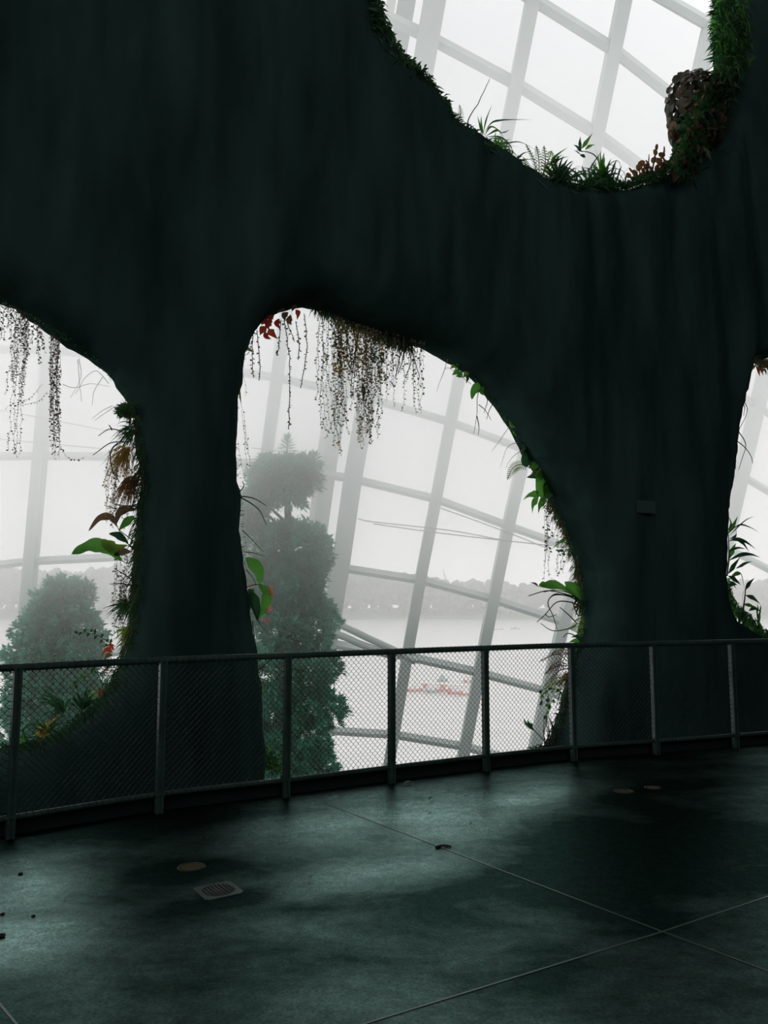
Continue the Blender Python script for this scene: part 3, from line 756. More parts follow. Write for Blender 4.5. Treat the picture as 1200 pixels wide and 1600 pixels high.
def vine(pts, label, group, mt='vine_leaf', every=7, lpx=3.2, off=None, rpx=.2, jit=1.8, name='hanging_vine'):
    off = RP.uniform(-.25, .3) if off is None else off
    x0, y0 = pts[0][:2]; k = unit(x0, y0)
    P_ = [(x + RP.gauss(0, jit) * (i > 0), y) for i, (x, y) in enumerate(pts)]
    C = W3(P_, off, 6)
    tot = sum((C[i + 1] - C[i]).length for i in range(len(C) - 1)); n_ = max(6, int(tot / (.035))); Q = []
    acc = 0; j = 0; cum = [0]
    for i in range(len(C) - 1): cum.append(cum[-1] + (C[i + 1] - C[i]).length)
    for q in range(n_ + 1):
        s_ = tot * q / n_
        while j < len(cum) - 2 and cum[j + 1] < s_: j += 1
        t = (s_ - cum[j]) / max(1e-9, cum[j + 1] - cum[j])
        Q.append(C[j].lerp(C[j + 1], t) + Vector((noise.noise(Vector((s_ * 9, x0, 1))), noise.noise(Vector((s_ * 9, 4, x0))), 0)) * .022 * min(1, s_ * 3))
    b = MB(); b.tube(Q, rpx * k, 3, True, False); o0 = Q[0].copy()
    st = b.build(name, M['twig' if rpx > .4 else 'vine_stem'], None, o0); tag(st, label, 'vine', group)
    f = MB(); step = every * k; s_ = step * .5
    while s_ < tot:
        q = s_ / tot * n_; i = min(n_ - 1, int(q)); p = Q[i].lerp(Q[i + 1], q - i)
        a = RP.uniform(0, 6.283); d = Vector((math.cos(a), math.sin(a), RP.uniform(-.9, .2))).normalized(); L_ = lpx * k * RP.uniform(.6, 1.5)
        m_ = p + d * L_ * .5; sd = d.cross(rnd_n(.8)); sd = sd.normalized() * L_ * .36 if sd.length > 1e-3 else Vector((L_ * .3, 0, 0))
        f.add([p, m_ + sd, p + d * L_, m_ - sd], [(0, 1, 2), (0, 2, 3)])
        s_ += step * RP.uniform(.5, 1.5)
    f.build('foliage', M[mt], st); return st

# ---- soft growth along the edges of the openings
fringe('thin moss edging the left arch above the trunk', [(0, 468), (62, 500), (130, 546), (186, 600), (205, 630)], 260, ['mossy', 'leaf_dark'], 3, 8, inward=8, outward=2)
fringe('shaggy moss and grass down the left side of the left trunk', [(178, 1062), (195, 1020), (207, 980), (211, 930), (214, 880), (217, 820), (222, 760), (221, 705), (214, 665), (204, 630)][::-1], 1800, ['mossy', 'leaf_dark', 'wall_rust', 'leaf_dark'], 6, 18, .16, inward=6, outward=16, ang=-125, spread=45, droop=.6)
fringe('thin moss edging the middle arch beside the left trunk', [(408, 1200), (402, 1120), (390, 960), (378, 820), (367, 690), (367, 640), (372, 580), (400, 514)], 420, ['mossy', 'leaf_dark'], 2, 6, inward=8, outward=1)
fringe('thick hanging moss under the top of the middle arch', [(640, 540), (600, 524), (560, 505), (520, 488), (490, 476)][::-1], 1500, ['mossy', 'leaf_dark', 'leaf_dark', 'wall_rust'], 6, 20, .12, inward=3, outward=16, ang=-90, spread=24, droop=.2, depth=(-.45, -.05))
fringe('thin moss edging the slope of the middle arch', [(680, 543), (718, 566), (756, 600), (786, 638), (808, 674), (824, 706), (847, 745), (868, 785)][::-1], 620, ['mossy', 'leaf_dark', 'leaf_dark'], 2, 8, inward=3, outward=3, depth=(-.4, -.1))
fringe('rust brown and green growth down the left side of the right trunk', [(852, 770), (872, 800), (888, 830), (901, 865), (910, 912), (912, 955)][::-1], 900, ['wall_rust', 'leaf_rust', 'mossy', 'leaf_dark'], 4, 13, .2, inward=6, outward=8, ang=-140, spread=50, droop=.5, depth=(-.45, -.12))
fringe('dark undergrowth at the foot of the right trunk', [(832, 1172), (856, 1166), (873, 1130), (883, 1090), (895, 1040), (906, 1000)][::-1], 2200, ['mossy', 'leaf_dark', 'leaf_dark', 'wall_rust'], 5, 15, .22, inward=5, outward=13, spread=60, depth=(-.45, -.1))
POFF[0] = .2
fringe('low undergrowth on the ledge of the left arch', [(-20, 1168), (20, 1168), (60, 1160), (100, 1140), (130, 1120), (160, 1094), (178, 1062)][::-1], 1100, ['mossy', 'leaf_dark', 'leaf_dark'], 5, 15, .2, inward=12, outward=8, spread=55)
POFF[0] = .26
fringe('bushy moss on the left rim of the upper opening', [(572, -20), (588, 38), (606, 78), (628, 104), (656, 122), (668, 148), (690, 172)], 4600, ['mossy', 'leaf_dark', 'mossy'], 4, 14, .3, inward=16, outward=16, spread=60, depth=.22)
fringe('low growth on the bottom rim of the upper opening', [(682, 158), (705, 190), (745, 222), (785, 252), (825, 280), (865, 294), (920, 298), (975, 295), (1020, 284), (1060, 262)], 2600, ['mossy', 'leaf_dark', 'leaf_dark'], 5, 16, .2, inward=8, outward=9, spread=50, depth=.2)
fringe('dense bank of foliage at the right of the upper opening', [(1050, 262), (1068, 236), (1080, 200), (1092, 160), (1112, 130), (1132, 112)], 4200, ['mossy', 'leaf_dark', 'leaf_dark', 'leaf_brown'], 5, 14, .4, inward=46, outward=4, spread=80, depth=.45)
fringe('spiky fresh green foliage in the top right corner', [(1134, 118), (1128, 90), (1124, 60), (1124, 30), (1128, 0), (1124, -30)], 3200, ['mossy', 'leaf_dark', 'leaf_green', 'mossy'], 7, 17, .16, inward=50, outward=6, ang=200, spread=60, depth=.5)
POFF[0] = 0.0
fringe('brown and red leaves fringing the top of the right arch', [(1240, 566), (1215, 572), (1195, 575), (1180, 566), (1168, 560)][::-1], 420, ['leaf_rust', 'leaf_brown', 'mossy', 'leaf_red'], 4, 11, .4, inward=6, outward=7, spread=50)
fringe('low green growth on the ledge of the right arch', [(1134, 905), (1145, 942), (1170, 964), (1190, 985), (1225, 998)][::-1], 900, ['mossy', 'leaf_dark', 'leaf_green'], 5, 13, .25, inward=8, outward=10, spread=50)
fringe('fresh green leaves low in the gap beside the left trunk', [(404, 1180), (415, 1200), (440, 1206)], 500, ['leaf_green', 'leaf_dark', 'mossy'], 5, 11, .4, inward=2, outward=24, ang=80, spread=60, depth=.2)

# ---- left trunk
POFF[0] = 0.0
leaf_plant('broad_leaf_plant', 'broad leaved plant with green and bronze leaves on the left trunk', 'plant', (205, 850), [
    ([(190, 876), (166, 856), (141, 853), (111, 866)], 25, 'leaf_green', dict(peak=.5, tip=.55, wav=.05)),
    ([(183, 823), (173, 808), (155, 809), (138, 830)], 14, 'leaf_brown', dict(peak=.5, tip=.6)),
    ([(182, 818), (186, 803), (198, 795), (212, 797)], 15, 'leaf_brown', dict(peak=.5, tip=.6)),
    ([(198, 852), (180, 857), (166, 850), (161, 842)], 22, 'leaf_lime', dict(peak=.45, tip=.6)),
    ([(200, 848), (185, 838), (170, 834)], 18, 'leaf_dark', dict(peak=.5, tip=.6)),
    ([(186, 828), (198, 815), (210, 806)], 14, 'leaf_green', dict(peak=.5, tip=.6)),
    ([(205, 862), (190, 862), (178, 868)], 14, 'leaf_brown', dict(peak=.5, tip=.6))],
    [([(212, 870), (200, 880), (190, 876)], 1.1), ([(212, 858), (195, 845), (183, 822)], 1.1), ([(212, 862), (205, 855), (198, 852)], 1.1), ([(215, 850), (195, 835), (186, 828)], 1)])
tuft('moss_knob', 'round dark mossy knob at the top of the left trunk', 'moss', (198, 641), 420, 14, 180, 90, 'mossy', 3, .2, depth=.2, area=6)
def twigs(label, base, lines, r=.8, mt='twig', cat='twig', name='bare_twig', group=None):
    o = on_wall(*base); b = MB(); k = unit(*base)
    for ln in lines:
        C = W3(ln, RP.uniform(-.1, .2), 6); n_ = len(C)
        C = [c + Vector((noise.noise(c * 7), noise.noise(c * 7 + Vector((5, 5, 5))), noise.noise(c * 7 + Vector((9, 1, 3))))) * .008 for c in C]
        b.tube(C, [r * k * (1 - .6 * i / n_) for i in range(n_)], 4)
    return tag(b.build(name, M[mt], None, o), label, cat, group)
def twig_each(label, lines, group, **kw):
    for ln in lines: twigs(label, (ln[0][0], ln[0][1]), [ln], group=group, **kw)
twigs('dark forked twig sticking out left from the top of the left trunk', (201, 690), [[(204, 690), (195, 691), (173, 692), (145, 711)], [(184, 692), (176, 700), (172, 712), (176, 735), (186, 752)]], 1.3)
twigs('short dark twig above the long forked twig on the left trunk', (198, 686), [[(204, 688), (188, 674), (171, 671), (154, 681)], [(175, 672), (170, 664)]], 1.2)
twig_each('thin dark twig pointing left just above the bronze leaves', [[(214, 792), (190, 789), (171, 784)], [(214, 795), (195, 794), (168, 793)]], 'twigs above the bronze leaves', r=.9)
twig_each('short straight dark twig low on the left trunk', [[(206, 915), (190, 912), (172, 912)], [(206, 906), (192, 896), (178, 889)], [(204, 942), (195, 938), (185, 936)]], 'short twigs low on the left trunk', r=1.1)
tuft('air_plant', 'yellowish hanging air plant near the top of the left trunk', 'plant', (200, 700), 130, 42, 235, 26, 'vine_gold', 1.5, .7, depth=.15)
tuft('air_plant', 'brown tangled air plant below the forked twig', 'plant', (208, 745), 150, 40, 245, 24, 'leaf_rust', 1.3, .7, depth=.15)
tuft('grass_tuft', 'dark grass tuft beside the forked twig on the left trunk', 'grass', (208, 672), 60, 36, 200, 38, 'leaf_dark', 1.8, .7)
tuft('grass_tuft', 'spiky green grass tuft low on the left trunk', 'grass', (203, 945), 70, 32, 190, 45, 'leaf_dark', 2.2, .5)
tuft('grass_tuft', 'yellow green grass tuft between the short twigs on the left trunk', 'grass', (205, 985), 60, 26, 200, 45, 'leaf_lime', 2, .6)
leaf_plant('leafy_sprig', 'arching sprig with small dark leaflets above the handrail', 'plant', (178, 1008),
    [([(x, y), (x + dx, y + dy)], 5, 'leaf_dark') for x, y, dx, dy in ((122,989,-7,-1),(128,988,-6,5),(131,988,4,-6),(140,989,-5,7),(141,988,5,-5),(148,991,1,-9),(151,993,-4,7),(157,996,6,-6),(160,999,-4,7),(165,1003,7,-4),(168,1006,-5,6),(172,1006,3,-9))],
    [([(180, 1010), (165, 1000), (145, 990), (117, 989)], .7)])
leaf_plant('red_leaf_plant', 'red brown leaf cluster touching the handrail at the left trunk', 'plant', (172, 1022),
    [([(176, 1020), (166, 1014), (158, 1026)], 9, 'leaf_red'), ([(176, 1024), (168, 1024), (162, 1034)], 8, 'leaf_brown'), ([(174, 1028), (170, 1040), (160, 1052)], 8, 'leaf_rust'), ([(178, 1016), (172, 1008), (165, 1010)], 7, 'leaf_red')])
# ---- ledge of the left arch
POFF[0] = .2
def star(name, label, cat, base, tips, wpx, mt, bend=8, group=None):
    lv = []
    for tx, ty in tips:
        mx_, my_ = (base[0] + tx) / 2, (base[1] + ty) / 2 - bend
        lv.append(([(base[0], base[1], RP.uniform(-.05, .1)), (mx_, my_, RP.uniform(0, .2)), (tx, ty, RP.uniform(-.1, .35))], wpx, mt, dict(peak=.3, tip=.8, n=rnd_n(.5))))
    return leaf_plant(name, label, cat, base, lv, group=group)
star('bromeliad', 'spiky dark bromeliad fanning left on the ledge of the left arch', 'bromeliad', (100, 1114), [(55,1090),(58,1098),(66,1077),(64,1084),(72,1080),(62,1122),(61,1106),(80,1084),(92,1086),(70,1130),(84,1096),(112,1090)], 6, 'leaf_dark', 7)
star('bromeliad', 'upright dark bromeliad next to the trunk on the ledge', 'bromeliad', (128, 1110), [(106,1083),(118,1076),(128,1080),(142,1074),(112,1092),(150,1082),(98,1100),(138,1070),(158,1090)], 7, 'leaf_dark', 4)
star('bromeliad', 'small green bromeliad at the lower end of the ledge', 'bromeliad', (75, 1146), [(52,1128),(40,1140),(60,1122),(92,1122),(46,1150),(84,1128),(98,1130)], 5, 'leaf_dark', 5)
leaf_plant('strap_leaf_plant', 'plant with long curling dark strap leaves low on the ledge', 'plant', (66, 1152), [
    ([(62, 1150), (42, 1152), (36, 1142), (44, 1134), (60, 1132), (68, 1142)], 4, 'leaf_dark'), ([(70, 1150), (52, 1160), (40, 1154), (36, 1146)], 4, 'leaf_dark'),
    ([(72, 1148), (84, 1128), (98, 1118), (112, 1120)], 4, 'leaf_dark')])
leaf_plant('ochre_leaf_plant', 'ochre yellow leaved plant on the ledge of the left arch', 'plant', (66, 1152), [
    ([(66,1152),(60,1146),(54,1148)], 9, 'leaf_ochre'), ([(66,1150),(64,1140),(58,1134)], 9, 'leaf_ochre'), ([(68,1148),(72,1136),(70,1126)], 9, 'leaf_ochre'),
    ([(70,1146),(78,1134),(82,1122)], 8, 'leaf_lime'), ([(66,1153),(74,1146),(80,1148)], 7, 'leaf_ochre'), ([(64,1156),(56,1158),(48,1165)], 7, 'leaf_rust'), ([(70,1140),(80,1128),(90,1120)], 7, 'leaf_ochre')],
    [([(62, 1168), (64, 1158), (68, 1148)], 1.0)], stem_mat='root')
leaf_plant('lime_leaf_plant', 'bright lime leaf behind the leftmost railing post', 'plant', (28, 1158), [([(28,1160),(27,1152),(30,1143)], 10, 'leaf_lime'), ([(30,1160),(36,1154),(34,1146)], 8, 'leaf_green'), ([(26,1160),(20,1154),(20,1147)], 7, 'leaf_green')])
leaf_plant('yellow_leaf_plant', 'upright reddish yellow leaves against the foot of the left trunk', 'plant', (152, 1092), [
    ([(152,1090),(150,1078),(145,1066)], 5, 'leaf_ochre'), ([(154,1090),(156,1080),(152,1072)], 6, 'leaf_rust'), ([(150,1092),(142,1084),(134,1084)], 5, 'leaf_lime'), ([(156,1092),(160,1080),(158,1064)], 5, 'leaf_rust')])
leaf_plant('climbing_sprig', 'climbing stem with small round leaves in front of the bushy tree', 'plant', (160, 1070),
    [([(x, y), (x + dx, y + dy)], 5, 'leaf_dark' if (x + y) % 2 else 'leaf_green', dict(peak=.5, tip=.5)) for x, y, dx, dy in ((150,1052,-5,-4),(143,1050,2,-7),(138,1054,-7,0),(132,1058,-3,6),(126,1060,-3,-6),(121,1066,-7,2),(117,1070,3,6),(112,1074,-6,-3),(146,1044,5,-5))],
    [([(162, 1072), (150, 1050), (130, 1058), (110, 1076)], .6), ([(150, 1052), (146, 1042), (142, 1034)], .5)])
# ---- middle arch, top left
POFF[0] = 0.0
leaf_plant('red_leaf_plant', 'bright red leaves hanging at the top left of the middle arch', 'plant', (440, 492), [
    ([(418,496),(412,502),(408,508)], 11, 'leaf_red'), ([(424,500),(418,508),(420,516)], 12, 'leaf_red'), ([(416,510),(410,516),(406,524)], 12, 'leaf_red'),
    ([(420,514),(424,520),(434,530)], 13, 'leaf_red'), ([(414,518),(416,526),(424,530)], 10, 'leaf_red'), ([(436,498),(433,506),(438,514)], 10, 'leaf_red'),
    ([(428,492),(422,498),(426,504)], 9, 'leaf_red')], [([(432, 486), (424, 498), (416, 514)], .6)], stem_mat='twig')
leaf_plant('bronze_leaf_plant', 'bronze red leaves right of the bright red cluster', 'plant', (458, 486), [
    ([(450,488),(444,494),(446,502)], 10, 'leaf_brown'), ([(454,492),(452,502),(456,508)], 10, 'leaf_rust'), ([(462,484),(466,490),(464,500)], 9, 'leaf_red'), ([(456,486),(460,478),(466,482)], 8, 'leaf_brown'),
    ([(446,484),(438,484),(432,490)], 9, 'leaf_brown')])
leaf_plant('lime_leaf_plant', 'single yellow green leaf pointing right at the upper left trunk edge', 'plant', (376, 550), [([(375, 549), (384, 544), (396, 550)], 8, 'leaf_lime', dict(peak=.4, tip=.7))])
leaf_plant('lime_leaf_plant', 'single yellow green leaf hanging down the left trunk edge', 'plant', (367, 596), [([(367, 595), (372, 606), (377, 632)], 9, 'leaf_lime', dict(peak=.35, tip=.8))])
# ---- left trunk, right side
twigs('two arching dark twigs on the right side of the left trunk', (374, 774), [[(372, 774), (388, 776), (402, 781), (416, 790)], [(374, 775), (392, 786), (406, 800), (416, 822)], [(372, 772), (380, 760), (378, 752)]], 1.1)
twig_each('long thin dark twig near the pink flowered plant', [[(380, 862), (398, 864), (414, 869)], [(378, 828), (395, 845), (412, 862)], [(384, 890), (396, 905), (400, 915)]], 'twigs near the pink flowered plant', r=.7)
leaf_plant('flowering_plant', 'large leaved plant with pink flower clusters on the left trunk', 'plant', (388, 915), [
    ([(384, 872), (392, 878), (404, 892), (406, 912)], 20, 'leaf_green', dict(peak=.5, tip=.5, wav=.05)), ([(404, 914), (416, 926), (412, 950), (402, 968)], 22, 'leaf_green', dict(peak=.4, tip=.7, wav=.04)),
    ([(388, 920), (394, 935), (400, 952), (402, 970)], 22, 'leaf_dark', dict(peak=.4, tip=.7, wav=.04)), ([(396, 920), (390, 930), (388, 948)], 14, 'leaf_dark', dict(peak=.4))],
    [([(384, 918), (396, 914), (406, 913), (418, 916)], 1.0), ([(412, 950), (416, 956), (420, 960)], .7)])
def petals(parent, spots, mt='pink'):
    for (x, y, r, n_) in spots:
        b = MB(); k = unit(x, y)
        for i in range(n_):
            p = on_wall(x + RP.gauss(0, r * .45), y + RP.gauss(0, r * .5), RP.uniform(.0, .12)); d = Vector((RP.gauss(0, 1), RP.gauss(0, 1), RP.gauss(-.4, 1))).normalized()
            L_ = k * RP.uniform(3, 5.5); blade(b, [p, p + d * L_ * .5, p + d * L_], L_ * .6, rnd_n(.6), .5, .5)
        b.build('flower_cluster', M[mt], parent)
petals(bpy.data.objects['flowering_plant'], [(421, 925, 7, 34), (424, 918, 5, 12), (421, 953, 6, 26), (416, 968, 6, 12), (390, 915, 4, 10)])
twig_each('thin dark root trailing past the handrail beside the left trunk', [[(394, 970), (398, 1000), (402, 1030), (401, 1070)], [(400, 1050), (418, 1036), (428, 1020), (436, 1008)], [(392, 940), (404, 970), (414, 985)]], 'roots past the handrail', r=.8)
leaf_plant('white_flower_sprig', 'sprig of small pale leaves behind the railing beside the left trunk', 'plant', (400, 1080), [([(404 + RP.uniform(0, 12), 1066 + RP.uniform(0, 16)), (406 + RP.uniform(0, 14), 1060 + RP.uniform(0, 18))], 3.5, 'white' if i % 2 else 'leaf_green') for i in range(14)], [([(400, 1090), (404, 1076), (414, 1066)], .5)])
# ---- slope of the middle arch
POFF[0] = -.18
leaf_plant('olive_leaf_plant', 'olive leaf cluster high on the slope of the middle arch', 'plant', (722, 574), [
    ([(716,576),(710,572),(703,576)], 9, 'leaf_lime'), ([(718,578),(712,582),(706,586)], 8, 'leaf_green'), ([(722,580),(718,586),(712,588)], 9, 'leaf_green'), ([(726,580),(728,586),(722,590)], 8, 'leaf_lime'), ([(714,572),(716,566),(722,568)], 7, 'leaf_green'),
    ([(730,586),(730,592),(728,600)], 6, 'leaf_dark'), ([(736,588),(742,592),(746,598)], 5, 'leaf_dark')], [([(726, 572), (718, 577), (710, 578)], .7)])
leaf_plant('broad_leaf_plant', 'bright green broad leaf hanging from the slope of the middle arch', 'plant', (760, 606), [
    ([(756,602),(746,604),(739,612),(737,624)], 13, 'leaf_green', dict(peak=.45, tip=.6)), ([(756,604),(752,612),(757,618)], 8, 'leaf_green'), ([(766,612),(764,620),(770,624)], 7, 'leaf_dark')], [([(764, 604), (758, 602), (752, 602)], .8)])
twigs('branching thin dark roots hanging below the bright green leaf', (748, 612), [[(750, 608), (746, 618), (745, 647), (740, 678)], [(748, 632), (758, 640), (767, 656)], [(745, 650), (748, 665), (747, 680)], [(758, 612), (762, 626), (756, 645)], [(766, 618), (770, 630), (764, 642), (760, 655)]], .7)
leaf_plant('pointed_leaf_plant', 'small pointed dark leaves poking left from the slope of the middle arch', 'plant', (790, 648), [
    ([(790,640),(784,636),(778,640)], 7, 'leaf_dark'), ([(794,648),(788,645),(780,645)], 3.5, 'leaf_dark'), ([(797,654),(790,652),(782,653)], 3.5, 'leaf_dark'), ([(784,630),(780,626),(780,632)], 5, 'leaf_dark'), ([(806,668),(798,664),(796,656)], 5, 'leaf_green'), ([(812,680),(804,678),(800,672)], 5, 'leaf_green')])
leaf_plant('round_leaf_plant', 'dark round ribbed leaf above the fern frond', 'plant', (836, 706), [
    ([(838,700),(828,704),(820,716),(823,730)], 24, 'leaf_dark', dict(peak=.5, tip=.45)), ([(832,698),(822,698),(816,710)], 12, 'leaf_dark', dict(peak=.5, tip=.5)), ([(842,720),(834,728),(826,732)], 10, 'leaf_green')])
fern('fern', 'single pale green fern frond pointing left from the right trunk', (826, 730), [([(828, 730), (812, 726), (801, 732), (793, 748)], 15)], 'leaf_lime')
leaf_plant('staghorn_fern', 'green staghorn fern with antler shaped leaf on the right trunk', 'fern', (852, 745), [
    ([(858,738),(850,748),(846,762),(842,776)], 34, 'leaf_green', dict(peak=.45, tip=.35, off=.05)), ([(852,742),(840,742),(823,746)], 14, 'leaf_dark', dict(peak=.3, tip=.8)),
    ([(842,768),(834,772),(826,774),(817,781)], 9, 'leaf_green', dict(peak=.3)), ([(842,772),(836,782),(832,790),(832,802)], 9, 'leaf_green', dict(peak=.4)),
    ([(846,774),(844,786),(842,794),(841,803)], 8, 'leaf_green', dict(peak=.4)), ([(850,774),(850,784),(847,793)], 7, 'leaf_green', dict(peak=.4)), ([(862,745),(858,762),(852,778)], 20, 'leaf_dark', dict(peak=.5, tip=.4))])
fern('fern', 'small pale leaflets between the round leaf and the staghorn', (842, 728), [([(846, 726), (838, 732), (830, 742)], 9), ([(848, 730), (842, 738), (836, 744)], 8)], 'leaf_lime')
leaf_plant('blade_leaf_plant', 'single narrow green blade leaf on the rust brown patch', 'plant', (886, 842), [([(886, 843), (876, 846), (862, 858)], 5, 'leaf_green'), ([(882, 862), (876, 860), (869, 861)], 4, 'leaf_dark'), ([(884, 866), (880, 866), (876, 864)], 4, 'leaf_dark')])
# ---- spidery orchid and the plants below it
leaf_plant('orchid', 'spidery orchid with green blades and long curling roots above the handrail', 'orchid', (916, 944), [
    ([(900, 932), (884, 921), (866, 914), (842, 916)], 12, 'leaf_green', dict(peak=.75, tip=.8)), ([(842, 917), (836, 912), (828, 910)], 3, 'leaf_dark'), ([(842, 914), (850, 912), (860, 914)], 6, 'leaf_green'),
    ([(908, 938), (900, 924), (890, 914), (882, 909)], 13, 'leaf_green', dict(peak=.6, tip=.8)), ([(906, 930), (902, 920), (896, 912)], 9, 'leaf_green'),
    ([(914, 938), (906, 922), (902, 910)], 5, 'leaf_dark'), ([(912, 944), (896, 930), (876, 912), (858, 902)], 2.6, 'leaf_dark')],
    [([(918, 944), (895, 932), (858, 923), (826, 931)], 1.0), ([(912, 946), (890, 932), (866, 930), (856, 942), (864, 962), (871, 984)], .9), ([(908, 948), (892, 941), (870, 941), (852, 960), (839, 972)], .9),
     ([(902, 975), (890, 962), (875, 949)], .9), ([(900, 978), (882, 984), (862, 985), (845, 974)], .8), ([(916, 950), (904, 962), (894, 940)], 1.0), ([(916, 946), (905, 942), (892, 928), (868, 922), (850, 925)], .9),
     ([(884, 930), (868, 928), (858, 936), (856, 948)], .7), ([(914, 952), (910, 966), (909, 975)], 1.0), ([(852, 960), (858, 964), (870, 960)], .7), ([(908, 1002), (896, 992), (886, 990), (880, 996)], .9)], stem_mat='leaf_dark')
fern('fern', 'small lime fern below the spidery orchid', (912, 978), [([(916, 976), (904, 974), (890, 982)], 12), ([(914, 982), (906, 984), (902, 994)], 9), ([(914, 970), (908, 966), (898, 970)], 8)], 'leaf_lime')
leaf_plant('dark_leaf_plant', 'small dark leaves resting just above the handrail by the right trunk', 'plant', (904, 996), [([(908, 998), (900, 994), (892, 996)], 5, 'leaf_dark'), ([(908, 1002), (898, 1001), (888, 1004)], 6, 'leaf_green'), ([(912, 992), (908, 986), (900, 988)], 5, 'leaf_green')])
fern('fern', 'rust brown fern clump behind the railing beside the right trunk', (885, 1040), [
    ([(888, 1034), (870, 1022), (844, 1033)], 12), ([(888, 1030), (876, 1016), (862, 1022)], 12), ([(886, 1038), (872, 1034), (858, 1046)], 13), ([(890, 1044), (874, 1048), (860, 1062)], 14),
    ([(892, 1030), (888, 1018), (876, 1012)], 11), ([(892, 1048), (882, 1058), (868, 1070)], 13), ([(890, 1052), (880, 1064), (876, 1078)], 13), ([(888, 1040), (868, 1042), (852, 1052)], 12)], 'leaf_rust')
fern('fern', 'yellow green fern fronds under the rust brown fern clump', (880, 1062), [([(884, 1058), (868, 1060), (850, 1072)], 12), ([(884, 1062), (866, 1068), (848, 1078)], 11), ([(886, 1060), (872, 1072), (862, 1082)], 12)], 'leaf_lime')
leaf_plant('climbing_sprig', 'climbing stem with fresh green leaves low beside the right trunk', 'plant', (872, 1090),
    [([(x, y), (x + dx, y + dy)], 5, 'leaf_green' if i % 3 else 'leaf_dark', dict(peak=.5, tip=.6)) for i, (x, y, dx, dy) in enumerate(((862,1078,-5,-4),(856,1080,-5,4),(850,1088,-6,1),(848,1096,-5,6),(852,1104,6,-3),(856,1102,4,7),(846,1084,-3,-6),(858,1112,-6,4),(856,1108,5,-6),(854,1118,-5,6),(862,1094,5,4),(870,1082,4,-6),(852,1094,6,2)))],
    [([(878, 1082), (862, 1076), (848, 1086), (844, 1104)], .7), ([(856, 1084), (858, 1100), (852, 1122)], .6), ([(876, 1080), (872, 1094), (868, 1108)], .6)])
leaf_plant('curled_leaf_sprig', 'dark curled leaf on a thin stem left of the foot of the right trunk', 'plant', (846, 1154), [([(836, 1142), (828, 1136), (821, 1130), (818, 1122)], 6, 'leaf_dark'), ([(830, 1138), (826, 1130), (824, 1124)], 4, 'leaf_dark'), ([(832, 1138), (830, 1132), (832, 1130)], 4, 'leaf_dark')], [([(852, 1160), (844, 1150), (835, 1141)], .8)])
twig_each('thin dark stem in the tangle at the foot of the right trunk', [[(846 + RP.uniform(0, 16), 1168), (848 + RP.uniform(0, 20), 1145), (846 + RP.uniform(0, 26), 1112 + RP.uniform(0, 14))] for _ in range(16)], 'stems at the foot of the right trunk', r=.6)
# ---- right arch
POFF[0] = .3
twig_each('thin curved tendril hanging high in the right arch', [[(1156, 624), (1166, 632), (1167, 645), (1155, 672)], [(1154, 624), (1163, 634), (1162, 650)], [(1155, 676), (1163, 688), (1164, 702), (1154, 734)], [(1153, 690), (1165, 700), (1174, 714), (1176, 724)], [(1152, 700), (1150, 715), (1149, 733)]], 'tendrils of the right arch', r=.7, cat='vine', name='dangling_tendril')
leaf_plant('reed', 'reed like plant with narrow green leaves in the right arch, topmost of the two', 'plant', (1140, 850), [
    ([(1137,834),(1146,820),(1153,806)], 6, 'leaf_green'), ([(1139,838),(1152,824),(1166,812),(1180,806)], 2, 'leaf_dark'), ([(1140,830),(1156,820),(1172,824),(1186,832)], 2, 'leaf_dark'),
    ([(1137,846),(1148,842),(1164,846),(1181,858)], 5, 'leaf_dark'), ([(1150,843),(1160,848),(1171,863)], 4, 'leaf_dark'), ([(1138,874),(1144,860),(1150,848)], 6, 'leaf_green'), ([(1138,876),(1156,867),(1172,866),(1188,871)], 5, 'leaf_dark'),
    ([(1138,896),(1146,884),(1157,870)], 6, 'leaf_dark'), ([(1150,888),(1162,881),(1175,877)], 5, 'leaf_dark'), ([(1137,830),(1142,818),(1138,806)], 3, 'leaf_dark'), ([(1140,842),(1150,836),(1148,822)], 3, 'leaf_dark'), ([(1138,862),(1152,856),(1166,858)], 3, 'leaf_dark')],
    [([(1136, 900), (1139, 870), (1138, 834)], .9)])
leaf_plant('reed', 'reed like plant with kinked leaves on the ledge of the right arch', 'plant', (1160, 950), [
    ([(1138,900),(1148,906),(1158,914)], 6, 'leaf_dark'), ([(1140,904),(1150,897),(1158,898),(1164,924)], 5, 'leaf_green'), ([(1136,916),(1144,912),(1152,914)], 6, 'leaf_dark'), ([(1164,922),(1170,912),(1179,903)], 5, 'leaf_dark'), ([(1165,930),(1176,934),(1188,944)], 5, 'leaf_dark'),
    ([(1160,946),(1160,930),(1164,920)], 4, 'leaf_green'), ([(1183,960),(1184,950),(1183,944)], 3, 'leaf_green'), ([(1186,960),(1188,950),(1188,944)], 3, 'leaf_green'), ([(1170,954),(1178,950),(1190,956)], 5, 'leaf_dark'), ([(1186,976),(1186,962),(1190,948)], 4, 'leaf_green'), ([(1160,944),(1172,946),(1184,952)], 4, 'leaf_green')],
    [([(1160, 960), (1163, 940), (1165, 920)], 1.0), ([(1186, 982), (1184, 965), (1182, 950)], 1.2)])
leaf_plant('small_leaf_sprig', 'tiny dark leaf hanging at the top of the right arch', 'plant', (1172, 572), [([(1164, 580), (1170, 579), (1176, 578)], 3, 'leaf_dark'), ([(1174, 570), (1170, 574), (1172, 580)], 4, 'leaf_brown')])
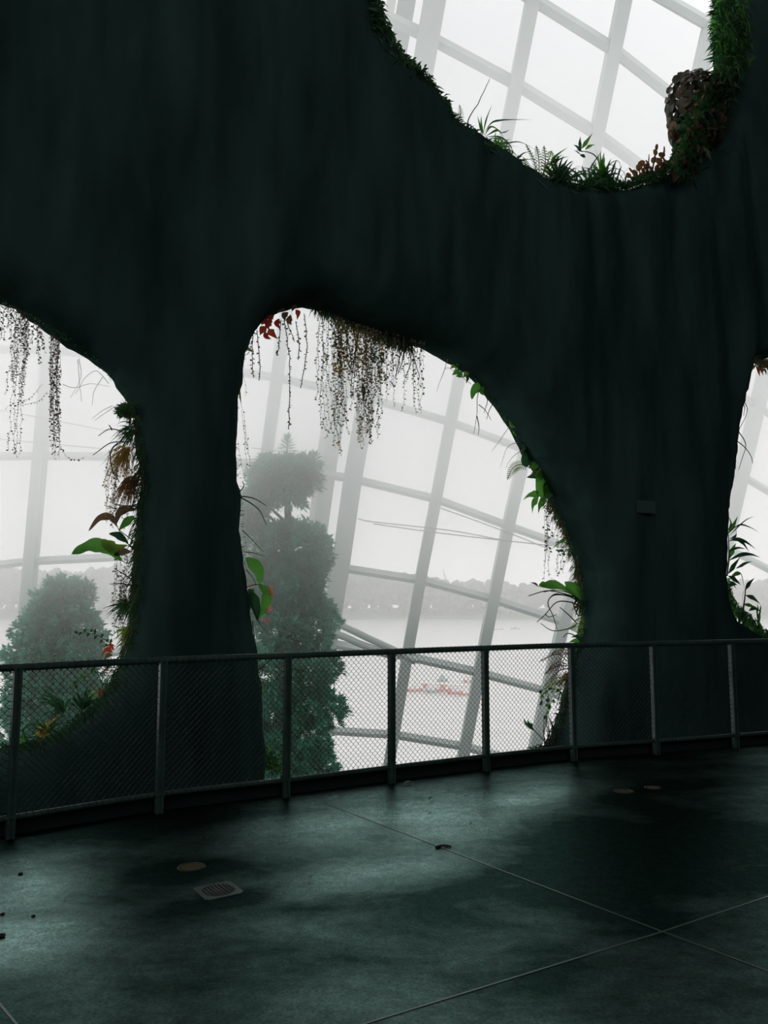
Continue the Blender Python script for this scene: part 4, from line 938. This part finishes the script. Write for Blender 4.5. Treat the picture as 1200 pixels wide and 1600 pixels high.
# ---- rim of the upper opening
POFF[0] = .26
def pads(name, label, base, spots, mt, group=None):
    root = thing(name, on_wall(*base), label, 'plant', group); b = MB(); s_ = MB()
    for x, y, r in spots:
        k = unit(x, y); c = on_wall(x, y, RP.uniform(-.1, .15)); disc(b, c, r * k, rnd_n(.35), .85)
        g = on_wall(base[0] + (x - base[0]) * .55, base[1] + (y - base[1]) * .2 + 2, 0); s_.tube([g, g.lerp(c, .6) + Vector((0, 0, -.01)), c], .7 * k, 4)
    b.build('foliage', M[mt], root); s_.build('stem', M['leaf_brown'], root); return root
pads('round_leaf_plant', 'brown round leaved plant in the left top corner of the upper opening', (578, 34), [(583, 12, 6), (590, 22, 6), (586, 16, 5), (595, 37, 5), (580, 26, 5), (592, 30, 4), (584, 4, 5)], 'leaf_brown')
tuft('grass_tuft', 'small pale fern like tuft on the left rim of the upper opening', 'grass', (668, 138), 70, 22, 60, 50, 'leaf_lime', 3, .4)
leaf_plant('agave', 'short broad green blades on the rim right of the mossy bump', 'plant', (707, 183), [([(710,186),(702,168),(696,152)], 8, 'leaf_green', dict(peak=.6)), ([(708,186),(704,172),(702,158)], 6, 'leaf_dark'), ([(704,186),(698,180),(692,176)], 5, 'leaf_lime')])
fern('fern', 'small upright serrated fern beside the short broad blades', (714, 186), [([(714, 188), (720, 178), (718, 164)], 9), ([(712, 188), (706, 184), (700, 180)], 7)], 'leaf_lime')
twigs('tall bare red stalk rising from the rim of the upper opening', (729, 200), [[(729, 200), (734, 182), (748, 160), (758, 138), (765, 123)]], .8, 'leaf_brown', 'stalk', 'bare_stalk')
leaf_plant('spider_plant', 'spider plant with long arching blades on the rim of the upper opening', 'plant', (760, 212), [
    ([(754,212),(750,198),(746,180)], 5, 'leaf_green'), ([(756,212),(752,196),(752,180)], 4, 'leaf_green'), ([(755,208),(760,186),(769,163)], 2, 'leaf_dark'), ([(756,208),(768,192),(782,188),(800,187),(833,187)], 2.4, 'leaf_dark'),
    ([(758,210),(768,198),(786,208)], 3, 'leaf_green'), ([(760,212),(778,204),(790,222)], 3, 'leaf_dark'), ([(760,214),(780,214),(796,226),(806,250)], 3, 'leaf_dark'), ([(758,214),(784,224),(812,222),(840,236)], 2, 'leaf_dark'),
    ([(748,212),(742,202),(736,198)], 3, 'leaf_dark'), ([(766,216),(782,218),(792,232)], 3, 'leaf_green'), ([(756,214),(770,232),(782,256)], 3, 'leaf_dark'), ([(780,208),(790,206),(796,202)], 1.5, 'leaf_dark')])
tuft('grass_tuft', 'dark grass tuft left of the pale fern on the rim', 'grass', (800, 262), 90, 46, 75, 42, 'leaf_dark', 2.6, .7)
tuft('grass_tuft', 'fresh green grass tuft beneath the spider plant', 'grass', (775, 240), 90, 38, 70, 45, 'leaf_green', 2.4, .6)
fern('fern', 'pale yellow green fern bush on the lowest part of the rim', (842, 280), [([(840, 282), (834, 250), (822, 226)], 16), ([(842, 282), (842, 250), (838, 228)], 16), ([(846, 282), (852, 254), (850, 228)], 16), ([(848, 282), (862, 262), (872, 244)], 15),
    ([(836, 282), (824, 264), (818, 246)], 14), ([(850, 284), (868, 272), (882, 268)], 14), ([(838, 284), (826, 276), (820, 268)], 12), ([(846, 280), (858, 248), (862, 236)], 14)], 'leaf_lime')
tuft('grass_tuft', 'dark bushy tuft right of the pale fern bush', 'grass', (874, 282), 150, 40, 85, 50, 'leaf_dark', 3, .5, area=8)
leaf_plant('blade_leaf_plant', 'two long thin blades leaning right above the pale fern bush', 'plant', (862, 262), [([(858,262),(866,246),(887,230)], 4, 'leaf_green'), ([(860,264),(872,250),(890,244)], 3, 'leaf_dark'), ([(858,258),(868,250),(880,240)], 3, 'leaf_dark')])
leaf_plant('bamboo_sprig', 'bamboo like sprig with pointed leaves standing clear of the rim', 'plant', (940, 266), [
    ([(909,232),(916,222),(926,208)], 5, 'leaf_green'), ([(908,234),(906,224),(907,213)], 4, 'leaf_dark'), ([(910,238),(902,230),(896,226)], 4, 'leaf_dark'), ([(908,242),(902,238),(896,234)], 4, 'leaf_dark'), ([(906,242),(912,244),(915,247)], 4, 'leaf_dark'), ([(914,234),(922,228),(930,226)], 4, 'leaf_green')],
    [([(942, 270), (932, 246), (920, 238), (905, 236)], .8), ([(906, 236), (901, 234)], .6)])
star('agave', 'upright spiky plant with pointed green leaves in the middle of the rim', 'plant', (938, 272), [(930,228),(938,234),(945,246),(924,254),(952,262),(934,240),(944,238)], 6, 'leaf_green', 0)
twig_each('thin curly tendril around the spiky plant on the rim', [[(945, 270), (952, 258), (962, 262), (958, 274)], [(948, 272), (960, 264), (974, 268), (978, 280)], [(940, 270), (956, 254), (966, 252), (970, 260)], [(950, 276), (966, 272), (976, 284)], [(930, 276), (940, 262), (950, 266), (946, 280)]], 'curly tendrils on the rim', r=.6, mt='leaf_dark', cat='vine', name='curly_tendril')
tuft('grass_tuft', 'dark tangled tuft below the spiky plant on the rim', 'grass', (935, 288), 170, 30, 90, 60, 'leaf_dark', 3, .3, area=14)
pads('succulent', 'reddish brown succulent with round pads on the rim', (1008, 284), [(1026, 230, 4), (1038, 234, 4.5), (1024, 238, 4), (1034, 242, 4.5), (1014, 246, 4.5), (1022, 250, 4), (1012, 254, 4.5), (1030, 252, 5), (1038, 250, 4.5), (1002, 256, 4.5), (1026, 262, 4.5),
    (998, 262, 4.5), (986, 266, 4.5), (992, 270, 4.5), (1016, 262, 4.5), (1006, 268, 5), (982, 274, 4), (1036, 258, 4), (1002, 276, 5), (1018, 272, 5), (990, 280, 4.5), (1010, 260, 4), (1030, 268, 5)], 'leaf_rust')
def mass(name, label, cx, cy, rx, ry, n, r0, r1, mt):
    """a cushion of round leaves facing out of an ellipsoid"""
    root = thing(name, on_wall(cx, cy), label, 'plant'); b = MB(); k = unit(cx, cy); core = MB()
    for i in range(n):
        d = Vector((RP.gauss(0, 1), RP.gauss(0, 1), RP.gauss(0, 1))).normalized(); q = RP.uniform(.75, 1.05)
        c = on_wall(cx, cy) + WU * d.x * rx * k * q + Vector((0, 0, d.z * ry * k * q)) + WN * d.y * rx * k * .7
        disc(b, c, RP.uniform(r0, r1) * k, WU * d.x + Vector((0, 0, d.z)) + WN * d.y + Vector((RP.gauss(0, .4), RP.gauss(0, .4), RP.gauss(0, .4))), .8, 7)
    b.build('foliage', M[mt], root); return root
mass('begonia', 'large dull green and bronze begonia cushion below the top right foliage', 1090, 172, 36, 40, 900, 2.8, 4.8, 'begonia')
mass('begonia', 'small dark green begonia cushion just below the large one', 1078, 212, 24, 26, 320, 3, 5.5, 'leaf_dark')
pads('succulent', 'brown stems with oval pads hanging left of the begonia cushion', (1068, 225), [(1051, 197, 5), (1049, 203, 5), (1047, 212, 5), (1054, 216, 5), (1059, 221, 5), (1052, 192, 4), (1064, 228, 5), (1062, 236, 5), (1066, 214, 5), (1062, 206, 5), (1056, 208, 4.5), (1050, 250, 4.5), (1056, 250, 4)], 'leaf_brown')
leaf_plant('lime_leaf_plant', 'patch of bright green leaves at the foot of the begonia cushion', 'plant', (1080, 242), [([(1076 + RP.uniform(-16, 16), 244 + RP.uniform(-6, 6)), (1076 + RP.uniform(-16, 16), 236 + RP.uniform(-8, 8)), (1078 + RP.uniform(-18, 18), 230 + RP.uniform(-6, 8))], 7, 'leaf_green', dict(off=.3)) for _ in range(16)])

# ---- hanging vines
POFF[0] = 0.0
g1 = 'beaded vines of the near left clump'; L1 = 'thin beaded vine strand in the left clump of the left arch'
for i in range(15):
    x = 30 + RP.uniform(-14, 16); y0 = 482 + (x - 30) * .45; L_ = RP.uniform(90, 150) if i % 4 else 225
    vine([(x, y0), (x - 2, y0 + L_ * .4), (x - 5, y0 + L_ * .7), (x - 8, y0 + L_)], L1, g1, every=4.2, lpx=3.4)
g2 = 'beaded vines of the long left clump'; L2_ = 'thin beaded vine strand in the long clump beside the glass rib'
for i in range(17):
    x = 86 + RP.uniform(-8, 9); y0 = 524 + (x - 86) * .5; L_ = RP.uniform(120, 196)
    vine([(x, y0), (x - .5, y0 + L_ * .35), (x, y0 + L_ * .7), (x + 1, y0 + L_)], L2_, g2, every=4.2, lpx=3.6)
g3 = 'short vines under the upper left corner'; L3 = 'short leafy vine strand hanging at the far left edge of the left arch'
for i in range(26):
    x = RP.uniform(-12, 66); y0 = 468 + max(0, x) * .5; L_ = RP.uniform(25, 75)
    vine([(x, y0), (x + RP.gauss(0, 2), y0 + L_ * .5), (x + RP.gauss(0, 4), y0 + L_)], L3, g3, 'vine_leaf' if i % 3 else 'vine_green', every=3.6, lpx=4.0)
vine([(96, 700), (108, 716), (124, 718), (130, 714)], 'beaded vine tip curling right at the bottom of the long clump', None, every=5)
vine([(66, 600), (50, 620), (36, 626), (14, 634), (8, 640)], 'beaded vine looping left across the left arch', None, every=7)
vine([(74, 612), (60, 626), (50, 630), (34, 634)], 'beaded vine looping between the two clumps of the left arch', None, every=6)
vine([(20, 700), (24, 712), (30, 716)], 'short vine tip at the bottom of the near left clump', None, every=6)
g4 = 'vines hanging on the left trunk'; L4 = 'brown beaded vine strand hanging beside the bronze leaves'
for i in range(26):
    x = RP.uniform(166, 208); y0 = RP.uniform(690, 735); L_ = RP.uniform(50, 100)
    vine([(x + 4, y0), (x, y0 + L_ * .4), (x - 4, y0 + L_)], L4, g4, 'vine_leaf' if i % 3 else 'vine_gold', every=4, lpx=3.4)
g5 = 'trailing stems low on the left trunk'; L5 = 'thin trailing stem down the lower left side of the left trunk'
for i in range(18):
    x = RP.uniform(176, 202); y0 = RP.uniform(850, 920); L_ = RP.uniform(50, 110)
    vine([(x + 2, y0), (x, y0 + L_ * .5), (x - 3, y0 + L_)], L5, g5, 'vine_green' if i % 2 else 'vine_leaf', every=4.5, lpx=3.6)
g6 = 'vines of the middle curtain'; L6 = 'thin beaded vine strand in the curtain under the middle arch'
for i in range(62):
    x = RP.uniform(494, 600); y0 = 482 + (x - 490) * .33
    env = lerp_tab([(490, 570), (505, 690), (525, 725), (545, 680), (560, 710), (585, 690), (600, 670)], x)
    yb = RP.uniform(560, env) if i % 3 else env - RP.uniform(0, 30)
    vine([(x, y0), (x + RP.gauss(0, 2), y0 + (yb - y0) * .4), (x + RP.gauss(0, 3), y0 + (yb - y0) * .75), (x + RP.gauss(1, 4), yb)], L6, g6, ('vine_leaf', 'vine_gold', 'vine_green')[0 if i % 5 < 3 else (1 if i % 5 == 3 else 2)], every=3.6, lpx=3.2)
g7 = 'golden vines of the middle curtain'; L7 = 'golden leafy vine strand in the thick part of the middle curtain'
for i in range(30):
    x = RP.uniform(520, 600); y0 = 500 + (x - 520) * .3; L_ = RP.uniform(40, 95)
    vine([(x, y0), (x + RP.gauss(0, 2), y0 + L_ * .5), (x + RP.gauss(0, 3), y0 + L_)], L7, g7, 'vine_gold' if i % 3 else 'vine_green', every=2.6, lpx=4.2)
g8 = 'vines right of the middle curtain'; L8 = 'thin vine strand hanging just right of the thick curtain'
for i in range(26):
    x = RP.uniform(602, 664); y0 = 515 + (x - 600) * .3; L_ = RP.uniform(50, 120) * (1 if x < 640 or i % 2 else .7)
    vine([(x, y0), (x + RP.gauss(-2, 2), y0 + L_ * .5), (x + RP.gauss(-2, 5), y0 + L_)], L8, g8, 'vine_leaf' if i % 3 else 'vine_green', every=4, lpx=3.0)
for pts, lab in (([(395, 518), (394, 555), (396, 590)], 'dark vine strand nearest the left trunk under the middle arch'), ([(401, 516), (406, 560), (406, 594)], 'second dark vine strand from the left trunk under the middle arch'),
        ([(439, 500), (436, 530), (433, 556)], 'short dark vine strand below the bright red leaves'), ([(444, 500), (451, 549), (452, 600), (451, 670)], 'long straight dark vine strand right of the red leaves'),
        ([(447, 500), (454, 520), (461, 534)], 'short slanting dark vine strand beside the long straight one'), ([(462, 502), (467, 530), (467, 562)], 'short dark vine strand below the bronze leaves'),
        ([(475, 490), (480, 535), (476, 565), (470, 606)], 'dark vine strand bending left before the thick curtain')):
    vine(pts, lab, None, every=3.2, lpx=3.4, rpx=.7, jit=.5)
twig_each('dark drooping twig inside the thick curtain', [[(562, 510), (558, 530), (552, 570), (548, 612)], [(550, 505), (556, 540), (554, 590)], [(540, 515), (548, 560), (549, 585)]], 'twigs in the curtain', r=.9)
leaf_plant('hanging_seed_pod', 'long green pod shaped leaf dangling in the middle of the curtain', 'plant', (566, 600), [([(566, 598), (568, 612), (567, 632)], 6, 'leaf_dark', dict(off=.1))], [([(567, 560), (566, 580), (566, 600)], .5), ([(567, 630), (572, 645), (578, 656)], .4)])
twig_each('dark drooping twig right of the thick curtain', [[(634, 540), (628, 565), (622, 585)], [(636, 540), (642, 565), (634, 590)], [(630, 545), (624, 560), (618, 592)], [(640, 535), (646, 555), (656, 590)]], 'twigs right of the curtain', r=.9)
g9 = 'vines on the right trunk'; L9 = 'beaded vine strand hanging beside the rust brown patch of the right trunk'
for i in range(12):
    x = (850, 852, 856, 858, 866, 872, 877, 880, 884, 862, 854, 870)[i]; y0 = (790, 796, 800, 804, 800, 812, 826, 836, 850, 806, 790, 815)[i]; L_ = (116, 105, 70, 60, 40, 78, 70, 60, 40, 36, 90, 85)[i]
    vine([(x, y0), (x + 1, y0 + L_ * .5), (x + RP.gauss(0, 2), y0 + L_)], L9, g9, every=5, lpx=3)
g10 = 'thin stems edging the left trunk'; L10 = 'thin beaded stem trailing down the right edge of the left trunk'
for x, y0, L_ in ((374, 620, 90), (377, 640, 90), (372, 690, 60), (380, 660, 70), (376, 560, 60)):
    vine([(x, y0), (x + 6, y0 + L_ * .4), (x + 9, y0 + L_)], L10, g10, every=7, lpx=2.6)
twig_each('faint pale aerial root crossing the left arch', [[(124, 560), (126, 590), (110, 622)], [(122, 562), (124, 600), (127, 628)], [(170, 600), (150, 580), (132, 592), (118, 615)], [(160, 590), (148, 612), (144, 634)], [(176, 634), (160, 642), (144, 654)], [(178, 636), (160, 648), (147, 657)], [(98, 600), (116, 606), (140, 600), (172, 604)]], 'aerial roots of the left arch', r=.45, mt='root', cat='root', name='aerial_root')
twig_each('fine pale aerial root on the slope of the middle arch', [[(800, 660), (780, 690), (768, 705)], [(812, 690), (792, 700), (782, 730)], [(822, 700), (800, 715), (790, 732)], [(700, 560), (690, 590), (682, 612)], [(736, 600), (700, 575), (690, 590)]], 'aerial roots of the middle arch', r=.4, mt='root', cat='root', name='aerial_root')
# ---------------------------------------------------------------- pipes and cables inside the glass wall
def dome_cable(pts, r, name='cable', m='white'):
    b = MB(); b.tube(cat_rom([on_shell(*p) - Vector((0, .35, 0)) for p in pts], 4), r, 5); b.build(name, M[m], dome)
M['cable'] = mat('grey cable', (.30, .31, .31), .5)
for c_ in ([(583, 820), (700, 836), (860, 854)], [(560, 812), (583, 817), (700, 830), (787, 846)], [(688, 796), (787, 832), (852, 858)], [(-20, 641), (57, 654), (175, 677)], [(-20, 687), (162, 704)], [(395, 703), (470, 712), (515, 718)], [(695, 5), (715, 9), (760, 3), (835, 2)]):
    dome_cable(c_, .02 if c_[0][0] < 690 or c_[0][1] > 100 else .07, m='cable' if c_[0][1] > 100 else 'white')
pp = at_depth(570, 1000, 24.6)
pr = thing('white_pipe', pp, 'pair of thick white pipes curving behind the tall leafy tree', 'pipe')
for q in ([(500, 966), (535, 978), (575, 997), (616, 1016), (650, 1034)], [(500, 984), (535, 994), (562, 1006), (590, 1016), (620, 1030)]):
    b = MB(); b.tube(cat_rom([at_depth(x, y, 24.6) for x, y in q], 6), .11, 10); b.build('pipe_run', M['white'], pr)

# ---------------------------------------------------------------- small things on the floor
def on_floor(px, py, z=0.0): return at_height(px, py, z)
M['steel'] = mat('dull stainless steel', (.10, .14, .13), .4, .3); M['flat_black'] = mat('dark drain pit', (.004, .006, .006), .6)
M['amber'] = mat('amber glass', (.10, .09, .025), .3); M['litter'] = mat('dead leaf', (.02, .018, .012), .8); M['paper'] = mat('pale crumpled leaf', (.35, .36, .32), .7)
# square floor drain
A, B_, C_, D_ = on_floor(313, 1391), on_floor(352, 1384), on_floor(367, 1393), on_floor(331, 1402)
ctr = (A + B_ + C_ + D_) / 4; dr = thing('floor_drain', ctr, 'square steel floor drain with slotted round grate', 'drain')
ux = ((B_ - A) + (C_ - D_)).normalized(); uy = Vector((-ux.y, ux.x, 0)); hs = .105
b = MB(); no, ni = 32, 32
for ring, (r_, sq) in enumerate(((0, 1), (0, 0))): pass
outer = []; inner = []
for i in range(32):
    a = 2 * math.pi * (i + .5) / 32; c_, s_ = math.cos(a), math.sin(a); k = hs / max(abs(c_), abs(s_))
    outer.append(ctr + (ux * c_ + uy * s_) * k); inner.append(ctr + (ux * c_ + uy * s_) * hs * .82)
vs = [v + Vector((0, 0, .001)) for v in outer] + [v + Vector((0, 0, .006)) for v in outer] + [v + Vector((0, 0, .006)) for v in inner] + [v + Vector((0, 0, .001)) for v in inner]
b.add(vs, [(j * 32 + i, j * 32 + (i + 1) % 32, (j + 1) * 32 + (i + 1) % 32, (j + 1) * 32 + i) for j in range(3) for i in range(32)]); b.build('frame', M['steel'], dr)
b = MB(); b.add([v + Vector((0, 0, .0015)) for v in inner], [tuple(range(32))]); b.build('pit_shade', M['flat_black'], dr)  # flat near-black disc painted in as the shade below the grate
b = MB()
for i in range(-4, 5):
    h_ = math.sqrt(max(0, .86 ** 2 - (i * .19) ** 2)) * hs * .95; p = ctr + ux * (i * .19 * hs)
    b.tube([p - uy * h_ + Vector((0, 0, .004)), p + uy * h_ + Vector((0, 0, .004))], .0028, 5)
b.build('grate', M['steel'], dr)
# recessed round floor lights, unlit
def floor_light(px, py, r, lab):
    c = on_floor(px, py); t = thing('floor_light', c, lab, 'floor light', 'recessed floor lights')
    b = MB(); n = 24
    vs = [c + Vector((math.cos(q) * rr, math.sin(q) * rr, z)) for rr, z in ((r * 1.35, .001), (r * 1.3, .005), (r, .005), (r, .002)) for q in [2 * math.pi * i / n for i in range(n)]]
    b.add(vs, [(j * n + i, j * n + (i + 1) % n, (j + 1) * n + (i + 1) % n, (j + 1) * n + i) for j in range(3) for i in range(n)], True); b.build('ring', M['flat_black'], t)
    b = MB(); b.add([c + Vector((math.cos(q) * r, math.sin(q) * r, .0035)) for q in [2 * math.pi * i / n for i in range(n)]], [tuple(range(n))]); b.build('lens', M['amber'], t)
floor_light(299, 1355, .06, 'dim round amber floor light behind the drain')
floor_light(975, 1237, .06, 'dim round amber floor light left of another, near the right railing')
floor_light(1020, 1231, .05, 'dim round amber floor light right of another, near the right railing')
# litter
def curled(px, py, L_, wd_, ang, lab, m='litter', name='dead_leaf'):
    c = on_floor(px, py, .003); d = Vector((math.cos(ang), math.sin(ang), .15)).normalized(); b = MB()
    C = [c + d.xy.to_3d() * L_ * (u - .5) + Vector((0, 0, .004 + .012 * math.sin(u * 3.14))) for u in [i / 8 for i in range(9)]]
    blade(b, C, wd_, Vector((.1, 0, 1)), .4, .7, .4, .1)
    return tag(b.build(name, M[m], None, c), lab, 'leaf')
b = MB(); q = [on_floor(681, 1324, .006), on_floor(690, 1321, .009), on_floor(698, 1321.5, .007), on_floor(705, 1322, .006)]
b.tube(cat_rom(q, 5), [.008 - .0002 * i for i in range(16)], 6); tag(b.build('dead_twig', M['litter'], None, q[0]), 'short dark curved twig lying beside the floor joint', 'twig')
curled(639, 1225, .10, .04, .4, 'pale crumpled leaf on the floor near the railing', 'paper')
gl = 'dark specks of leaf litter on the floor'
spots = [(674, 1250, .05, 'dark narrow bit of litter farthest from the floor joint'), (672, 1274, .035, 'dark short bit of litter between twig and railing'), (758, 1242, .035, 'dark bit of litter on the right wet patch'), (713, 1251, .03, 'dark crumb right of the narrow bit of litter'),
    (657, 1259, .018, None), (668, 1257, .018, None), (668, 1270, .016, None), (704, 1279, .02, None), (642, 1283, .018, None), (644, 1290, .016, None), (737, 1290, .026, None), (731, 1255, .02, None), (832, 1243, .022, None), (734, 1245, .014, None),
    (487, 1374, .022, None), (483, 1384, .024, None), (434, 1389, .02, None), (422, 1397, .016, None), (403, 1379, .018, None), (500, 1382, .014, None), (592, 1231, .016, None), (815, 1203, .02, None), (847, 1209, .018, None), (447, 1329, .016, None)]
for i, (x, y, L_, lab) in enumerate(spots):
    o = curled(x, y, L_, L_ * .45, RP.uniform(-.4, .6), lab or 'tiny dark crumb of leaf litter on the wet floor')
    if not lab: o['group'] = gl
for x, y, r, lab in ((32, 1366, .013, 'small dark pebble on the floor at the left edge'), (4, 1429, .011, 'small dark pebble below the other at the left edge'), (52, 1432, .010, 'small dark pebble in the bright wet patch at left'), (1, 1464, .02, 'larger dark stone at the left edge of the frame')):
    c = on_floor(x, y); b = MB(); blob(b, c + Vector((0, 0, r * .3)), r, .4, x, 14); tag(b.build('pebble', M['litter'], None, c), lab, 'pebble')
# small plate on the right trunk
pq = on_wall(1009, 792, .56); pn = WN; b = MB()
b.box(pq, (.30, .02, .15), Matrix.Rotation(WA, 3, 'Z')); M['plate'] = mat('dull green plate', (.05, .10, .09), .45)
tag(b.build('name_plate', M['plate'], None, pq), 'faint small rectangular plate fixed to the right trunk', 'plate')
# thin wire fixed across the right trunk behind the mesh
wq = [on_wall(903, 1088, .5), on_wall(920, 1087, .55), on_wall(928, 1086, .55)]
